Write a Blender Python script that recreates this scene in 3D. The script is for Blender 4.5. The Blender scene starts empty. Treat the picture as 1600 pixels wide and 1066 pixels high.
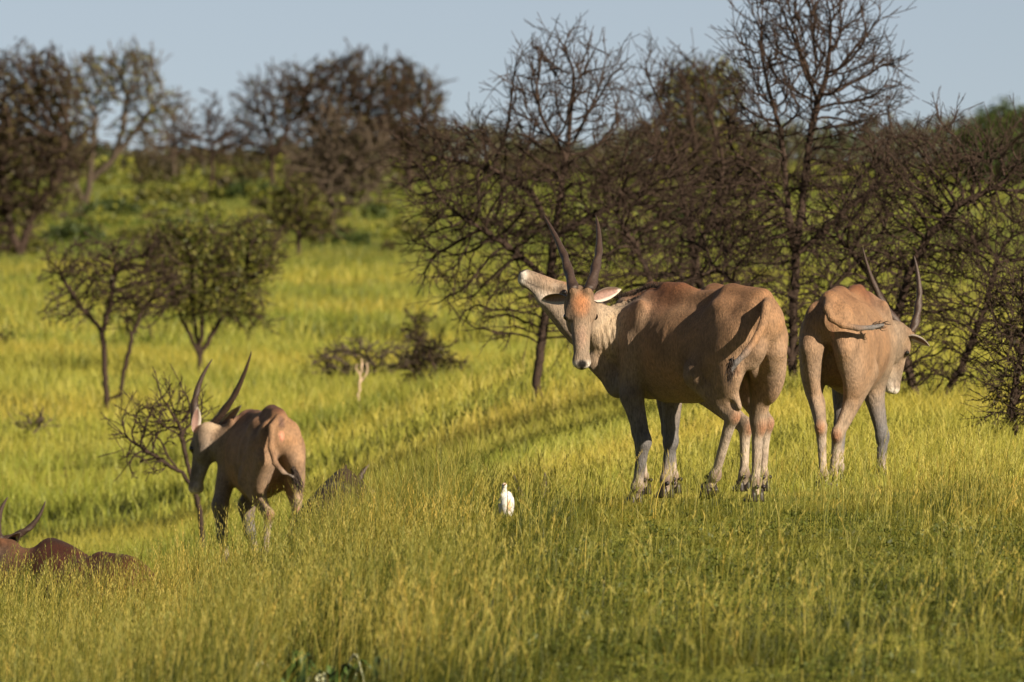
import bpy, bmesh, math, random
import numpy as np
from mathutils import Vector, Matrix
R = math.radians
sc = bpy.context.scene
COL = sc.collection

# ------------------------------------------------------------------ camera
CAM_H, FPX, HORIZON = 2.3, 13333.0, 250.0
PITCH = math.atan((533 - HORIZON) / FPX)
cam = bpy.data.objects.new('camera', bpy.data.cameras.new('camera'))
COL.objects.link(cam)
cam.location = (0, 0, CAM_H)
cam.rotation_euler = (R(90) - PITCH, 0, 0)
cam.data.sensor_width = 36
cam.data.lens = 36 * FPX / 1600
cam.data.clip_start, cam.data.clip_end = 1.0, 20000
cam.data.dof.use_dof = True
cam.data.dof.focus_distance = 57.5
cam.data.dof.aperture_fstop = 6.3
sc.camera = cam

# ------------------------------------------------------------------ sky and sun
SUN_EL, SUN_AZ = 25.0, 136.0          # azimuth clockwise from the view direction (+Y)
w = bpy.data.worlds.new('World'); sc.world = w; w.use_nodes = True
nt = w.node_tree; nt.nodes.clear()
sky = nt.nodes.new('ShaderNodeTexSky'); sky.sky_type = 'NISHITA'; sky.sun_disc = False
sky.sun_elevation = R(SUN_EL); sky.sun_rotation = R(SUN_AZ)
sky.air_density, sky.dust_density, sky.ozone_density, sky.altitude = 0.75, 0.5, 2.5, 1400
tc = nt.nodes.new('ShaderNodeTexCoord')
mp = nt.nodes.new('ShaderNodeMapping'); mp.inputs['Location'].default_value = (0, 0, 0.045)
hs = nt.nodes.new('ShaderNodeHueSaturation'); hs.inputs['Saturation'].default_value = 0.54; hs.inputs['Value'].default_value = 0.66
bg = nt.nodes.new('ShaderNodeBackground'); bg.inputs['Strength'].default_value = 0.05
wo = nt.nodes.new('ShaderNodeOutputWorld')
nt.links.new(tc.outputs['Generated'], mp.inputs['Vector'])
nt.links.new(mp.outputs['Vector'], sky.inputs['Vector'])
nt.links.new(sky.outputs['Color'], hs.inputs['Color'])
nt.links.new(hs.outputs['Color'], bg.inputs['Color'])
nt.links.new(bg.outputs['Background'], wo.inputs['Surface'])
sun = bpy.data.objects.new('sun', bpy.data.lights.new('sun', 'SUN')); COL.objects.link(sun)
sun.data.energy = 5.0; sun.data.angle = R(0.5); sun.data.color = (1.0, 0.86, 0.67)
sd = Vector((math.sin(R(SUN_AZ)) * math.cos(R(SUN_EL)), math.cos(R(SUN_AZ)) * math.cos(R(SUN_EL)), math.sin(R(SUN_EL))))
sun.rotation_euler = sd.to_track_quat('Z', 'Y').to_euler(); sun.location = sd * 60
sc.view_settings.view_transform = 'Standard'; sc.view_settings.look = 'None'
sc.view_settings.exposure = 1.18; sc.view_settings.gamma = 1.0; sc.view_settings.use_curve_mapping = False
sc.render.engine = 'CYCLES'
sc.cycles.max_bounces = 6; sc.cycles.diffuse_bounces = 3; sc.cycles.transmission_bounces = 3; sc.cycles.transparent_max_bounces = 4
sc.cycles.use_denoising = True

# ------------------------------------------------------------------ helpers
def at(px, py, Y):
    """world point that stands at depth Y and is seen at photo pixel px, py"""
    u = (px - 800) / FPX; v = -(py - 533) / FPX
    c, s = math.cos(PITCH), math.sin(PITCH)
    d = Vector((u, c + v * s, -s + v * c))
    k = Y / d.y
    return Vector((d.x * k, Y, CAM_H + d.z * k))

def sstep(x, a, b):
    t = np.clip((np.asarray(x, float) - a) / (b - a), 0, 1)
    return t * t * (3 - 2 * t)

_rn = np.random.RandomState(5).rand(256, 256)
def vnoise(x, y):
    x = np.asarray(x, float); y = np.asarray(y, float)
    xi = np.floor(x).astype(int); yi = np.floor(y).astype(int)
    fx = x - xi; fy = y - yi; fx = fx * fx * (3 - 2 * fx); fy = fy * fy * (3 - 2 * fy)
    g = lambda a, b: _rn[a % 256, b % 256]
    return (g(xi, yi) * (1 - fx) + g(xi + 1, yi) * fx) * (1 - fy) + (g(xi, yi + 1) * (1 - fx) + g(xi + 1, yi + 1) * fx) * fy
def fnoise(x, y):
    return (vnoise(x, y) + .5 * vnoise(x * 2.1 + 9, y * 2.1 + 4) + .25 * vnoise(x * 4.3 + 3, y * 4.3 + 7)) / 1.75

def ground(x, y):
    """height of the terrain: a low rise that carries the animals, a shallow valley, then a long slope to the horizon"""
    x = np.asarray(x, float); y = np.asarray(y, float)
    left = sstep(-x * 57 / np.maximum(y, 57) * 1.0, -0.5, 3.0)
    near = -1.06 * left * sstep(y, 25, 50)
    xb = 0.75 - (np.clip(y, 58, 200) - 60) * 0.03
    drop = np.clip((xb - x + 2.3) / 8.5, 0, .9) * sstep(y, 57.5, 68)
    base = near * (1 - drop) + drop * -2.15
    v = sstep(y, 104, 150)
    base = base * (1 - v) - 1.45 * v
    far = np.interp(y, [0, 230, 320, 400, 600, 900, 2000, 9000], [0, 0, .75, 1.65, 2.65, 2.95, 3.1, 3.1])
    bump = (fnoise(x / 7 + 3, y / 9) - .5) * .10 + (vnoise(x / 1.7, y / 1.7) - .5) * .05
    bump = bump + (fnoise(x / 40, y / 60) - .5) * 1.0 * sstep(y, 150, 300)
    return base + far + bump

def gz(x, y): return float(ground(x, y))

def mesh_obj(name, V, F, mats, parent=None, smooth=True, col=None, attr=None):
    me = bpy.data.meshes.new(name)
    V = np.asarray(V, np.float32).reshape(-1, 3)
    if isinstance(F, np.ndarray):
        n, k = F.shape
        me.vertices.add(len(V)); me.vertices.foreach_set('co', V.ravel())
        me.loops.add(n * k); me.loops.foreach_set('vertex_index', F.astype(np.int32).ravel())
        me.polygons.add(n); me.polygons.foreach_set('loop_start', np.arange(0, n * k, k, dtype=np.int32))
        me.update(calc_edges=True)
    else:
        me.from_pydata([tuple(v) for v in V.tolist()], [], F)
    if smooth: me.polygons.foreach_set('use_smooth', np.ones(len(me.polygons), bool))
    if col is not None:
        a = me.color_attributes.new('Col', 'FLOAT_COLOR', 'POINT')
        c = np.ones((len(V), 4), np.float32); c[:, :3] = col
        a.data.foreach_set('color', c.ravel())
    for m in (mats if isinstance(mats, (list, tuple)) else [mats]): me.materials.append(m)
    me.update()
    o = bpy.data.objects.new(name, me); COL.objects.link(o)
    if parent is not None: o.parent = parent
    return o

def tag(o, label=None, cat=None, group=None, kind=None):
    if label: o['label'] = label
    if cat: o['category'] = cat
    if group: o['group'] = group
    if kind: o['kind'] = kind
    return o

def empty(name, loc, rz=0.0, s=1.0):
    o = bpy.data.objects.new(name, None); COL.objects.link(o)
    o.location = loc; o.rotation_euler = (0, 0, rz); o.scale = (s, s, s)
    o.empty_display_size = .2
    return o

# ------------------------------------------------------------------ materials
def mat(name):
    m = bpy.data.materials.new(name); m.use_nodes = True
    n = m.node_tree; n.nodes.clear()
    out = n.nodes.new('ShaderNodeOutputMaterial'); b = n.nodes.new('ShaderNodeBsdfPrincipled')
    n.links.new(b.outputs[0], out.inputs['Surface'])
    return m, n, b, out
def N(n, t, **k):
    x = n.nodes.new(t)
    for a, v in k.items():
        if a in x.inputs: x.inputs[a].default_value = v
        else: setattr(x, a, v)
    return x
def ramp(n, src, stops):
    r = n.nodes.new('ShaderNodeValToRGB'); e = r.color_ramp.elements
    while len(e) < len(stops): e.new(.5)
    for i, (p, c) in enumerate(stops): e[i].position = p; e[i].color = (*c, 1)
    n.links.new(src, r.inputs[0]); return r
def mixc(n, f, a, b, mode='MIX'):
    m = n.nodes.new('ShaderNodeMix'); m.data_type = 'RGBA'; m.blend_type = mode
    for i, v in ((0, f), (6, a), (7, b)):
        if hasattr(v, 'links'): n.links.new(v, m.inputs[i])
        elif i == 0: m.inputs[0].default_value = v
        else: m.inputs[i].default_value = (*v, 1)
    return m.outputs[2]

def mat_hide():
    m, n, b, out = mat('eland_hide')
    a = N(n, 'ShaderNodeVertexColor'); a.layer_name = 'Col'
    tc = N(n, 'ShaderNodeTexCoord')
    n1 = N(n, 'ShaderNodeTexNoise', Scale=5.0, Detail=5.0, Roughness=.6); n.links.new(tc.outputs['Object'], n1.inputs['Vector'])
    mpp = N(n, 'ShaderNodeMapping'); mpp.inputs['Scale'].default_value = (60, 60, 16); n.links.new(tc.outputs['Object'], mpp.inputs['Vector'])
    n2 = N(n, 'ShaderNodeTexNoise', Scale=1.6, Detail=4.0, Roughness=.7); n.links.new(mpp.outputs[0], n2.inputs['Vector'])
    r1 = ramp(n, n1.outputs[0], [(.3, (.62, .60, .60)), (.52, (1, 1, 1)), (.75, (1.25, 1.16, 1.06))])
    r2 = ramp(n, n2.outputs[0], [(.28, (.45, .45, .46)), (.5, (1, 1, 1)), (.74, (1.5, 1.46, 1.40))])
    c = mixc(n, 1.0, a.outputs[0], r1.outputs[0], 'MULTIPLY'); c = mixc(n, 1.0, c, r2.outputs[0], 'MULTIPLY')
    n.links.new(c, b.inputs['Base Color'])
    b.inputs['Roughness'].default_value = .72; b.inputs['Specular IOR Level'].default_value = .25
    b.inputs['Sheen Weight'].default_value = .02
    bp = N(n, 'ShaderNodeBump', Strength=.9, Distance=.010); n.links.new(n2.outputs[0], bp.inputs['Height'])
    bp2 = N(n, 'ShaderNodeBump', Strength=.5, Distance=.02)
    n3 = N(n, 'ShaderNodeTexNoise', Scale=14.0, Detail=3.0); n.links.new(tc.outputs['Object'], n3.inputs['Vector'])
    n.links.new(n3.outputs[0], bp2.inputs['Height']); n.links.new(bp2.outputs[0], bp.inputs['Normal'])
    n.links.new(bp.outputs[0], b.inputs['Normal'])
    return m
def mat_noise(name, c1, c2, scale=20, rough=.7, bump=.3, dist=.005, spec=.3, sc3=(1, 1, 1)):
    m, n, b, out = mat(name)
    tc = N(n, 'ShaderNodeTexCoord')
    mpp = N(n, 'ShaderNodeMapping'); mpp.inputs['Scale'].default_value = sc3; n.links.new(tc.outputs['Object'], mpp.inputs['Vector'])
    n1 = N(n, 'ShaderNodeTexNoise', Scale=scale, Detail=5.0, Roughness=.65); n.links.new(mpp.outputs[0], n1.inputs['Vector'])
    r = ramp(n, n1.outputs[0], [(.3, c1), (.7, c2)]); n.links.new(r.outputs[0], b.inputs['Base Color'])
    b.inputs['Roughness'].default_value = rough; b.inputs['Specular IOR Level'].default_value = spec
    bp = N(n, 'ShaderNodeBump', Strength=bump, Distance=dist); n.links.new(n1.outputs[0], bp.inputs['Height'])
    n.links.new(bp.outputs[0], b.inputs['Normal'])
    return m
def mat_blade(name, stops, patch, transl=.35, scale=.35):
    """thin leaves: colour by a random number stored per blade, broad patches over the land"""
    m, n, b, out = mat(name)
    a = N(n, 'ShaderNodeVertexColor'); a.layer_name = 'Col'
    s = N(n, 'ShaderNodeSeparateColor'); n.links.new(a.outputs[0], s.inputs[0])
    r = ramp(n, s.outputs[0], stops)
    geo = N(n, 'ShaderNodeNewGeometry')
    n1 = N(n, 'ShaderNodeTexNoise', Scale=scale, Detail=4.0, Roughness=.6); n.links.new(geo.outputs['Position'], n1.inputs['Vector'])
    r2 = ramp(n, n1.outputs[0], patch)
    c = mixc(n, 1.0, r.outputs[0], r2.outputs[0], 'MULTIPLY')
    n.links.new(c, b.inputs['Base Color']); b.inputs['Roughness'].default_value = .55; b.inputs['Specular IOR Level'].default_value = .25
    t = N(n, 'ShaderNodeBsdfTranslucent'); n.links.new(c, t.inputs['Color'])
    mx = N(n, 'ShaderNodeMixShader'); mx.inputs[0].default_value = transl
    n.links.new(b.outputs[0], mx.inputs[1]); n.links.new(t.outputs[0], mx.inputs[2]); n.links.new(mx.outputs[0], out.inputs['Surface'])
    return m

HIDE = mat_hide()
HORN = mat_noise('horn_keratin', (.018, .011, .008), (.062, .038, .028), 9, .5, .5, .006, .4, (6, 6, 30))
HOOF = mat_noise('hoof_keratin', (.010, .008, .007), (.03, .022, .018), 30, .45)
EYE = mat_noise('eye_gloss', (.004, .003, .003), (.012, .007, .005), 10, .08, 0, .001, .6)
DARKHAIR = mat_noise('dark_tail_hair', (.012, .008, .006), (.05, .032, .022), 40, .6)
# ------------------------------------------------------------------ sculpting by distance field
class Sculpt:
    """one continuous skin from smoothly joined ellipsoids and tapering limbs"""
    def __init__(s): s.p = []
    def ell(s, c, r, ax=None, k=.06, col=None, sub=False):
        Rm = np.eye(3) if ax is None else np.array([list(v) for v in ax]).T
        s.p.append(dict(t='e', c=np.array(c, float), r=np.array(r, float), R=Rm, k=k, col=col, sub=sub)); return s
    def cone(s, a, b, ra, rb, n=None, f=1.0, k=.04, col=None, sub=False):
        s.p.append(dict(t='c', a=np.array(a, float), b=np.array(b, float), ra=ra, rb=rb, n=None if n is None else np.array(Vector(n).normalized()), f=f, k=k, col=col, sub=sub)); return s
    def chain(s, pts, k=.03, n=None, f=1.0, col=None):
        for (p, q) in zip(pts, pts[1:]): s.cone(p[:3], q[:3], p[3], q[3], n, f, k, col if len(p) < 5 else p[4])
    @staticmethod
    def dist(d, X, Y, Z):
        if d['t'] == 'e':
            x, y, z = X - d['c'][0], Y - d['c'][1], Z - d['c'][2]; Rm = d['R']; r = d['r']
            u = [x * Rm[0, i] + y * Rm[1, i] + z * Rm[2, i] for i in range(3)]
            k0 = np.sqrt(sum((u[i] / r[i]) ** 2 for i in range(3))); k1 = np.sqrt(sum((u[i] / r[i] ** 2) ** 2 for i in range(3))) + 1e-9
            return k0 * (k0 - 1) / k1
        a, b = d['a'], d['b']; ab = b - a; L = ab @ ab + 1e-12
        x, y, z = X - a[0], Y - a[1], Z - a[2]
        t = np.clip((x * ab[0] + y * ab[1] + z * ab[2]) / L, 0, 1)
        x = x - t * ab[0]; y = y - t * ab[1]; z = z - t * ab[2]
        if d['n'] is not None:
            n = d['n']; q = (x * n[0] + y * n[1] + z * n[2]) * (1 / d['f'] - 1)
            x = x + q * n[0]; y = y + q * n[1]; z = z + q * n[2]
        return np.sqrt(x * x + y * y + z * z) - (d['ra'] + t * (d['rb'] - d['ra']))
    def bounds(s, d, pad):
        if d['t'] == 'e':
            e = np.sqrt(((d['R'] * d['r'][None, :]) ** 2).sum(1)); return d['c'] - e - pad, d['c'] + e + pad
        m = max(d['ra'], d['rb']) * max(1, d['f']) + pad
        return np.minimum(d['a'], d['b']) - m, np.maximum(d['a'], d['b']) + m
    def mesh(s, h, zmin=-9):
        lo = np.full(3, 1e9); hi = np.full(3, -1e9)
        for d in s.p:
            if d['sub']: continue
            a, b = s.bounds(d, 2 * h); lo = np.minimum(lo, a); hi = np.maximum(hi, b)
        lo[2] = max(lo[2], zmin)
        n = np.ceil((hi - lo) / h).astype(int) + 1
        F = np.full(n, .25, np.float32)
        ax = [lo[i] + h * np.arange(n[i]) for i in range(3)]
        for d in s.p:
            a, b = s.bounds(d, d['k'] + 3 * h)
            i0 = np.clip(np.floor((a - lo) / h).astype(int), 0, n - 1); i1 = np.clip(np.ceil((b - lo) / h).astype(int) + 1, 1, n)
            if (i1 <= i0).any(): continue
            X, Y, Z = np.meshgrid(*[ax[i][i0[i]:i1[i]] for i in range(3)], indexing='ij', sparse=True)
            D = s.dist(d, X, Y, Z).astype(np.float32); sl = tuple(slice(i0[i], i1[i]) for i in range(3))
            A = F[sl]; k = d['k']
            if d['sub']:
                D = -D; hh = np.clip(.5 - .5 * (D - A) / k, 0, 1); F[sl] = D + (A - D) * hh + k * hh * (1 - hh)
            else:
                hh = np.clip(.5 + .5 * (D - A) / k, 0, 1); F[sl] = D + (A - D) * hh - k * hh * (1 - hh)
        return nets(F, lo, h)
    def colour(s, V, base, soft=.03):
        X, Y, Z = V[:, 0], V[:, 1], V[:, 2]
        W = np.full(len(V), 1e-4); C = np.tile(np.array(base, float), (len(V), 1)) * 1e-4
        for d in s.p:
            if d['sub']: continue
            w_ = np.exp(-np.clip(s.dist(d, X, Y, Z), -.05, 9) / soft); W += w_
            C += w_[:, None] * np.array(base if d['col'] is None else d['col'])[None]
        return C / W[:, None]

def nets(F, lo, h):
    ins = F < 0; n = np.array(F.shape) - 1
    cnt = np.zeros(n, np.int8)
    sl = lambda i, m: slice(i, m + i)
    for i in (0, 1):
        for j in (0, 1):
            for k in (0, 1): cnt += ins[sl(i, n[0]), sl(j, n[1]), sl(k, n[2])]
    act = (cnt > 0) & (cnt < 8); idx = np.full(n, -1, np.int64); I = np.argwhere(act); idx[act] = np.arange(len(I))
    P = np.zeros((len(I), 3)); c = np.zeros(len(I))
    cor = [(0, 0, 0), (1, 0, 0), (0, 1, 0), (1, 1, 0), (0, 0, 1), (1, 0, 1), (0, 1, 1), (1, 1, 1)]
    ed = [(0, 1), (2, 3), (4, 5), (6, 7), (0, 2), (1, 3), (4, 6), (5, 7), (0, 4), (1, 5), (2, 6), (3, 7)]
    vals = [F[I[:, 0] + q[0], I[:, 1] + q[1], I[:, 2] + q[2]] for q in cor]
    for a, b in ed:
        m = (vals[a] < 0) != (vals[b] < 0); t = np.where(m, vals[a] / (vals[a] - vals[b] + 1e-12), 0)
        ca, cb = np.array(cor[a]), np.array(cor[b])
        P += np.where(m[:, None], ca + t[:, None] * (cb - ca), 0); c += m
    V = lo + h * (I + P / c[:, None])
    Q = []
    for axx in range(3):
        u, v = (axx + 1) % 3, (axx + 2) % 3
        s0 = [slice(None)] * 3; s1 = [slice(None)] * 3; s0[axx] = slice(0, -1); s1[axx] = slice(1, None)
        E = np.argwhere(ins[tuple(s0)] != ins[tuple(s1)])
        E = E[(E[:, u] > 0) & (E[:, v] > 0) & (E[:, u] < n[u]) & (E[:, v] < n[v])]
        inn = ins[E[:, 0], E[:, 1], E[:, 2]]
        q = []
        for du, dv in ((-1, -1), (0, -1), (0, 0), (-1, 0)):
            G = E.copy(); G[:, u] += du; G[:, v] += dv; q.append(idx[G[:, 0], G[:, 1], G[:, 2]])
        q = np.stack(q, 1); q[~inn] = q[~inn][:, ::-1]; Q.append(q)
    Q = np.concatenate(Q); return V, Q[(Q >= 0).all(1)]

def paint(V, C, c, r, col, st=1.0, soft=.5, ax=None):
    d = V - np.array(c, float)
    if ax is not None: d = d @ np.array([list(v) for v in ax]).T
    q = np.sqrt(((d / np.array(r, float)) ** 2).sum(1)); w_ = np.clip((1 - q) / soft, 0, 1) * st
    C[:] = C * (1 - w_[:, None]) + np.array(col) * w_[:, None]

# ------------------------------------------------------------------ small animal parts
def horn_mesh(base, tip, bow, r0=.034, turns=2.2, n=60, m=14):
    base, tip, bow = Vector(base), Vector(tip), Vector(bow)
    d = (tip - base).normalized(); e1 = d.cross(Vector((.3, .9, .2))).normalized(); e2 = d.cross(e1)
    V = []; F = []
    for i in range(n):
        t = i / (n - 1); c = base.lerp(tip, t) + bow * (4 * t * (1 - t))
        r = r0 * (1 - t) ** .62 * (1 if t < .9 else 1) + .0025
        tw = turns * 2 * math.pi * min(t, .62)
        for j in range(m):
            a = 2 * math.pi * j / m
            k = 1 + (.17 * max(0, math.cos(a - tw)) ** 3 + .06 * math.cos(2 * (a - tw))) * (1 - sstep(t, .45, .75)) + .035 * math.sin(t * 130) * (1 - sstep(t, .3, .55))
            V.append(c + (e1 * math.cos(a) + e2 * math.sin(a)) * r * float(k))
    for i in range(n - 1):
        for j in range(m): F.append((i * m + j, i * m + (j + 1) % m, (i + 1) * m + (j + 1) % m, (i + 1) * m + j))
    F.append(tuple(range(m))[::-1]); F.append(tuple((n - 1) * m + j for j in range(m)))
    return V, F

EARM = {}
def ear_mat():
    if 'e' in EARM: return EARM['e']
    m, n, b, out = mat('ear_skin')
    a = N(n, 'ShaderNodeVertexColor'); a.layer_name = 'Col'
    tc = N(n, 'ShaderNodeTexCoord'); n1 = N(n, 'ShaderNodeTexNoise', Scale=60.0, Detail=3.0); n.links.new(tc.outputs['Object'], n1.inputs[0])
    r = ramp(n, n1.outputs[0], [(.3, (.75, .75, .75)), (.7, (1.15, 1.15, 1.15))])
    c = mixc(n, 1.0, a.outputs[0], r.outputs[0], 'MULTIPLY')
    n.links.new(c, b.inputs['Base Color']); b.inputs['Roughness'].default_value = .7
    t = N(n, 'ShaderNodeBsdfTranslucent'); n.links.new(c, t.inputs[0])
    mx = N(n, 'ShaderNodeMixShader'); mx.inputs[0].default_value = .2
    n.links.new(b.outputs[0], mx.inputs[1]); n.links.new(t.outputs[0], mx.inputs[2]); n.links.new(mx.outputs[0], out.inputs[0])
    EARM['e'] = m; return m

def ear(root, base, tip, open_dir, width=.05, droop=0.0):
    """cupped pointed ear, its hollow turned to open_dir"""
    base, tip, od = Vector(base), Vector(tip), Vector(open_dir)
    d = tip - base; L = d.length; d.normalize(); od = (od - d * od.dot(d)).normalized(); s_ = d.cross(od)
    V = []; F = []; C = []; n, m = 16, 11
    for side in (0, 1):
        for i in range(n):
            t = i / (n - 1); w_ = width * (math.sin(math.pi * min(1, t * .80 + .20) ** 1.1) ** .75 if t < 1 else 0) * (1.0 if t > .12 else .55 + t * 3.7)
            w_ = max(w_, .004)
            c = base + d * (L * t) - od * droop * t * t
            for j in range(m):
                u = (j / (m - 1)) * 2 - 1
                cup = (1 - u * u) * w_ * .75
                p = c + s_ * (u * w_) - od * cup
                if side: p = p - od * (.006 * (1 - u * u) + .001)
                V.append(p)
                edge = abs(u) > .72 or t > .9
                C.append((.50, .44, .38) if edge and not side else ((.25, .15, .12) if not side else (.30, .25, .20)))
    for side in (0, 1):
        o = side * n * m
        for i in range(n - 1):
            for j in range(m - 1):
                f = (o + i * m + j, o + i * m + j + 1, o + (i + 1) * m + j + 1, o + (i + 1) * m + j)
                F.append(f if side else f[::-1])
    for i in range(n - 1):
        for j in (0, m - 1):
            f = (i * m + j, (i + 1) * m + j, n * m + (i + 1) * m + j, n * m + i * m + j); F.append(f)
    return mesh_obj('ear', [tuple(v) for v in V], F, ear_mat(), root, col=np.array(C))

def hoof(root, c, d=(1, 0, 0), s=1.0, pitch=0.0):
    """cloven hoof: two claws side by side and two dew claws"""
    bm = bmesh.new()
    d = Vector((d[0], d[1], 0)).normalized(); l = Vector((-d.y, d.x, 0)); u = Vector((0, 0, 1))
    if pitch:
        q = Matrix.Rotation(pitch, 3, l); d, u = q @ d, q @ u
    c = Vector(c)
    for sd_ in (-1, 1):
        rings = []
        for (z, f0, f1, wd) in ((.0, -.05, .085, .030), (.012, -.05, .083, .031), (.045, -.045, .045, .028), (.075, -.04, .012, .024)):
            ring = []
            for j in range(10):
                a = 2 * math.pi * j / 10; x = (f0 + f1) / 2 + (f1 - f0) / 2 * math.cos(a)
                y = wd * math.sin(a) * (1 - .35 * max(0, math.cos(a)))
                ring.append(bm.verts.new(c + (d * x + l * (y + sd_ * .030) + u * z) * s))
            rings.append(ring)
        for r0, r1 in zip(rings, rings[1:]):
            for j in range(10): bm.faces.new((r0[j], r0[(j + 1) % 10], r1[(j + 1) % 10], r1[j]))
        bm.faces.new(rings[0][::-1]); bm.faces.new(rings[-1])
        g = bmesh.ops.create_icosphere(bm, subdivisions=1, radius=.017 * s)
        for v in g['verts']: v.co += c + (d * -.055 + l * (sd_ * .028) + u * .10) * s
    me = bpy.data.meshes.new('hoof'); bm.to_mesh(me); bm.free(); me.materials.append(HOOF)
    me.polygons.foreach_set('use_smooth', np.ones(len(me.polygons), bool))
    o = bpy.data.objects.new('hoof', me); COL.objects.link(o); o.parent = root
    return o

def strands(name, root, starts, ends, r, m, jit=.01, seed=1, segs=4):
    """a tuft of tapering hairs"""
    rnd = random.Random(seed); V = []; F = []
    for a, b in zip(starts, ends):
        a, b = Vector(a), Vector(b); d = (b - a)
        e1 = d.cross(Vector((rnd.uniform(-1, 1), rnd.uniform(-1, 1), rnd.uniform(-1, 1)))).normalized(); e2 = d.cross(e1).normalized()
        mid = Vector((rnd.gauss(0, jit), rnd.gauss(0, jit), rnd.gauss(0, jit)))
        o = len(V)
        for i in range(segs + 1):
            t = i / segs; c = a.lerp(b, t) + mid * (4 * t * (1 - t)); rr = r * (1 - t) + .0006
            for j in range(3):
                an = 2.094 * j; V.append(c + e1 * math.cos(an) * rr + e2 * math.sin(an) * rr)
        for i in range(segs):
            for j in range(3): F.append((o + i * 3 + j, o + i * 3 + (j + 1) % 3, o + i * 3 + 3 + (j + 1) % 3, o + i * 3 + 3 + j))
    return mesh_obj(name, [tuple(v) for v in V], F, m, root)

TAN = (.210, .122, .066); TAN_D = (.14, .058, .024); GREY = (.205, .150, .104); GREYD = (.105, .100, .100); PALE = (.34, .275, .215); RED = (.30, .115, .050); WHITE = (.56, .51, .45); BLACK = (.012, .010, .009); PINK = (.52, .22, .15)  # GREYD is lowered to put the shade on the legs into their colour

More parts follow.
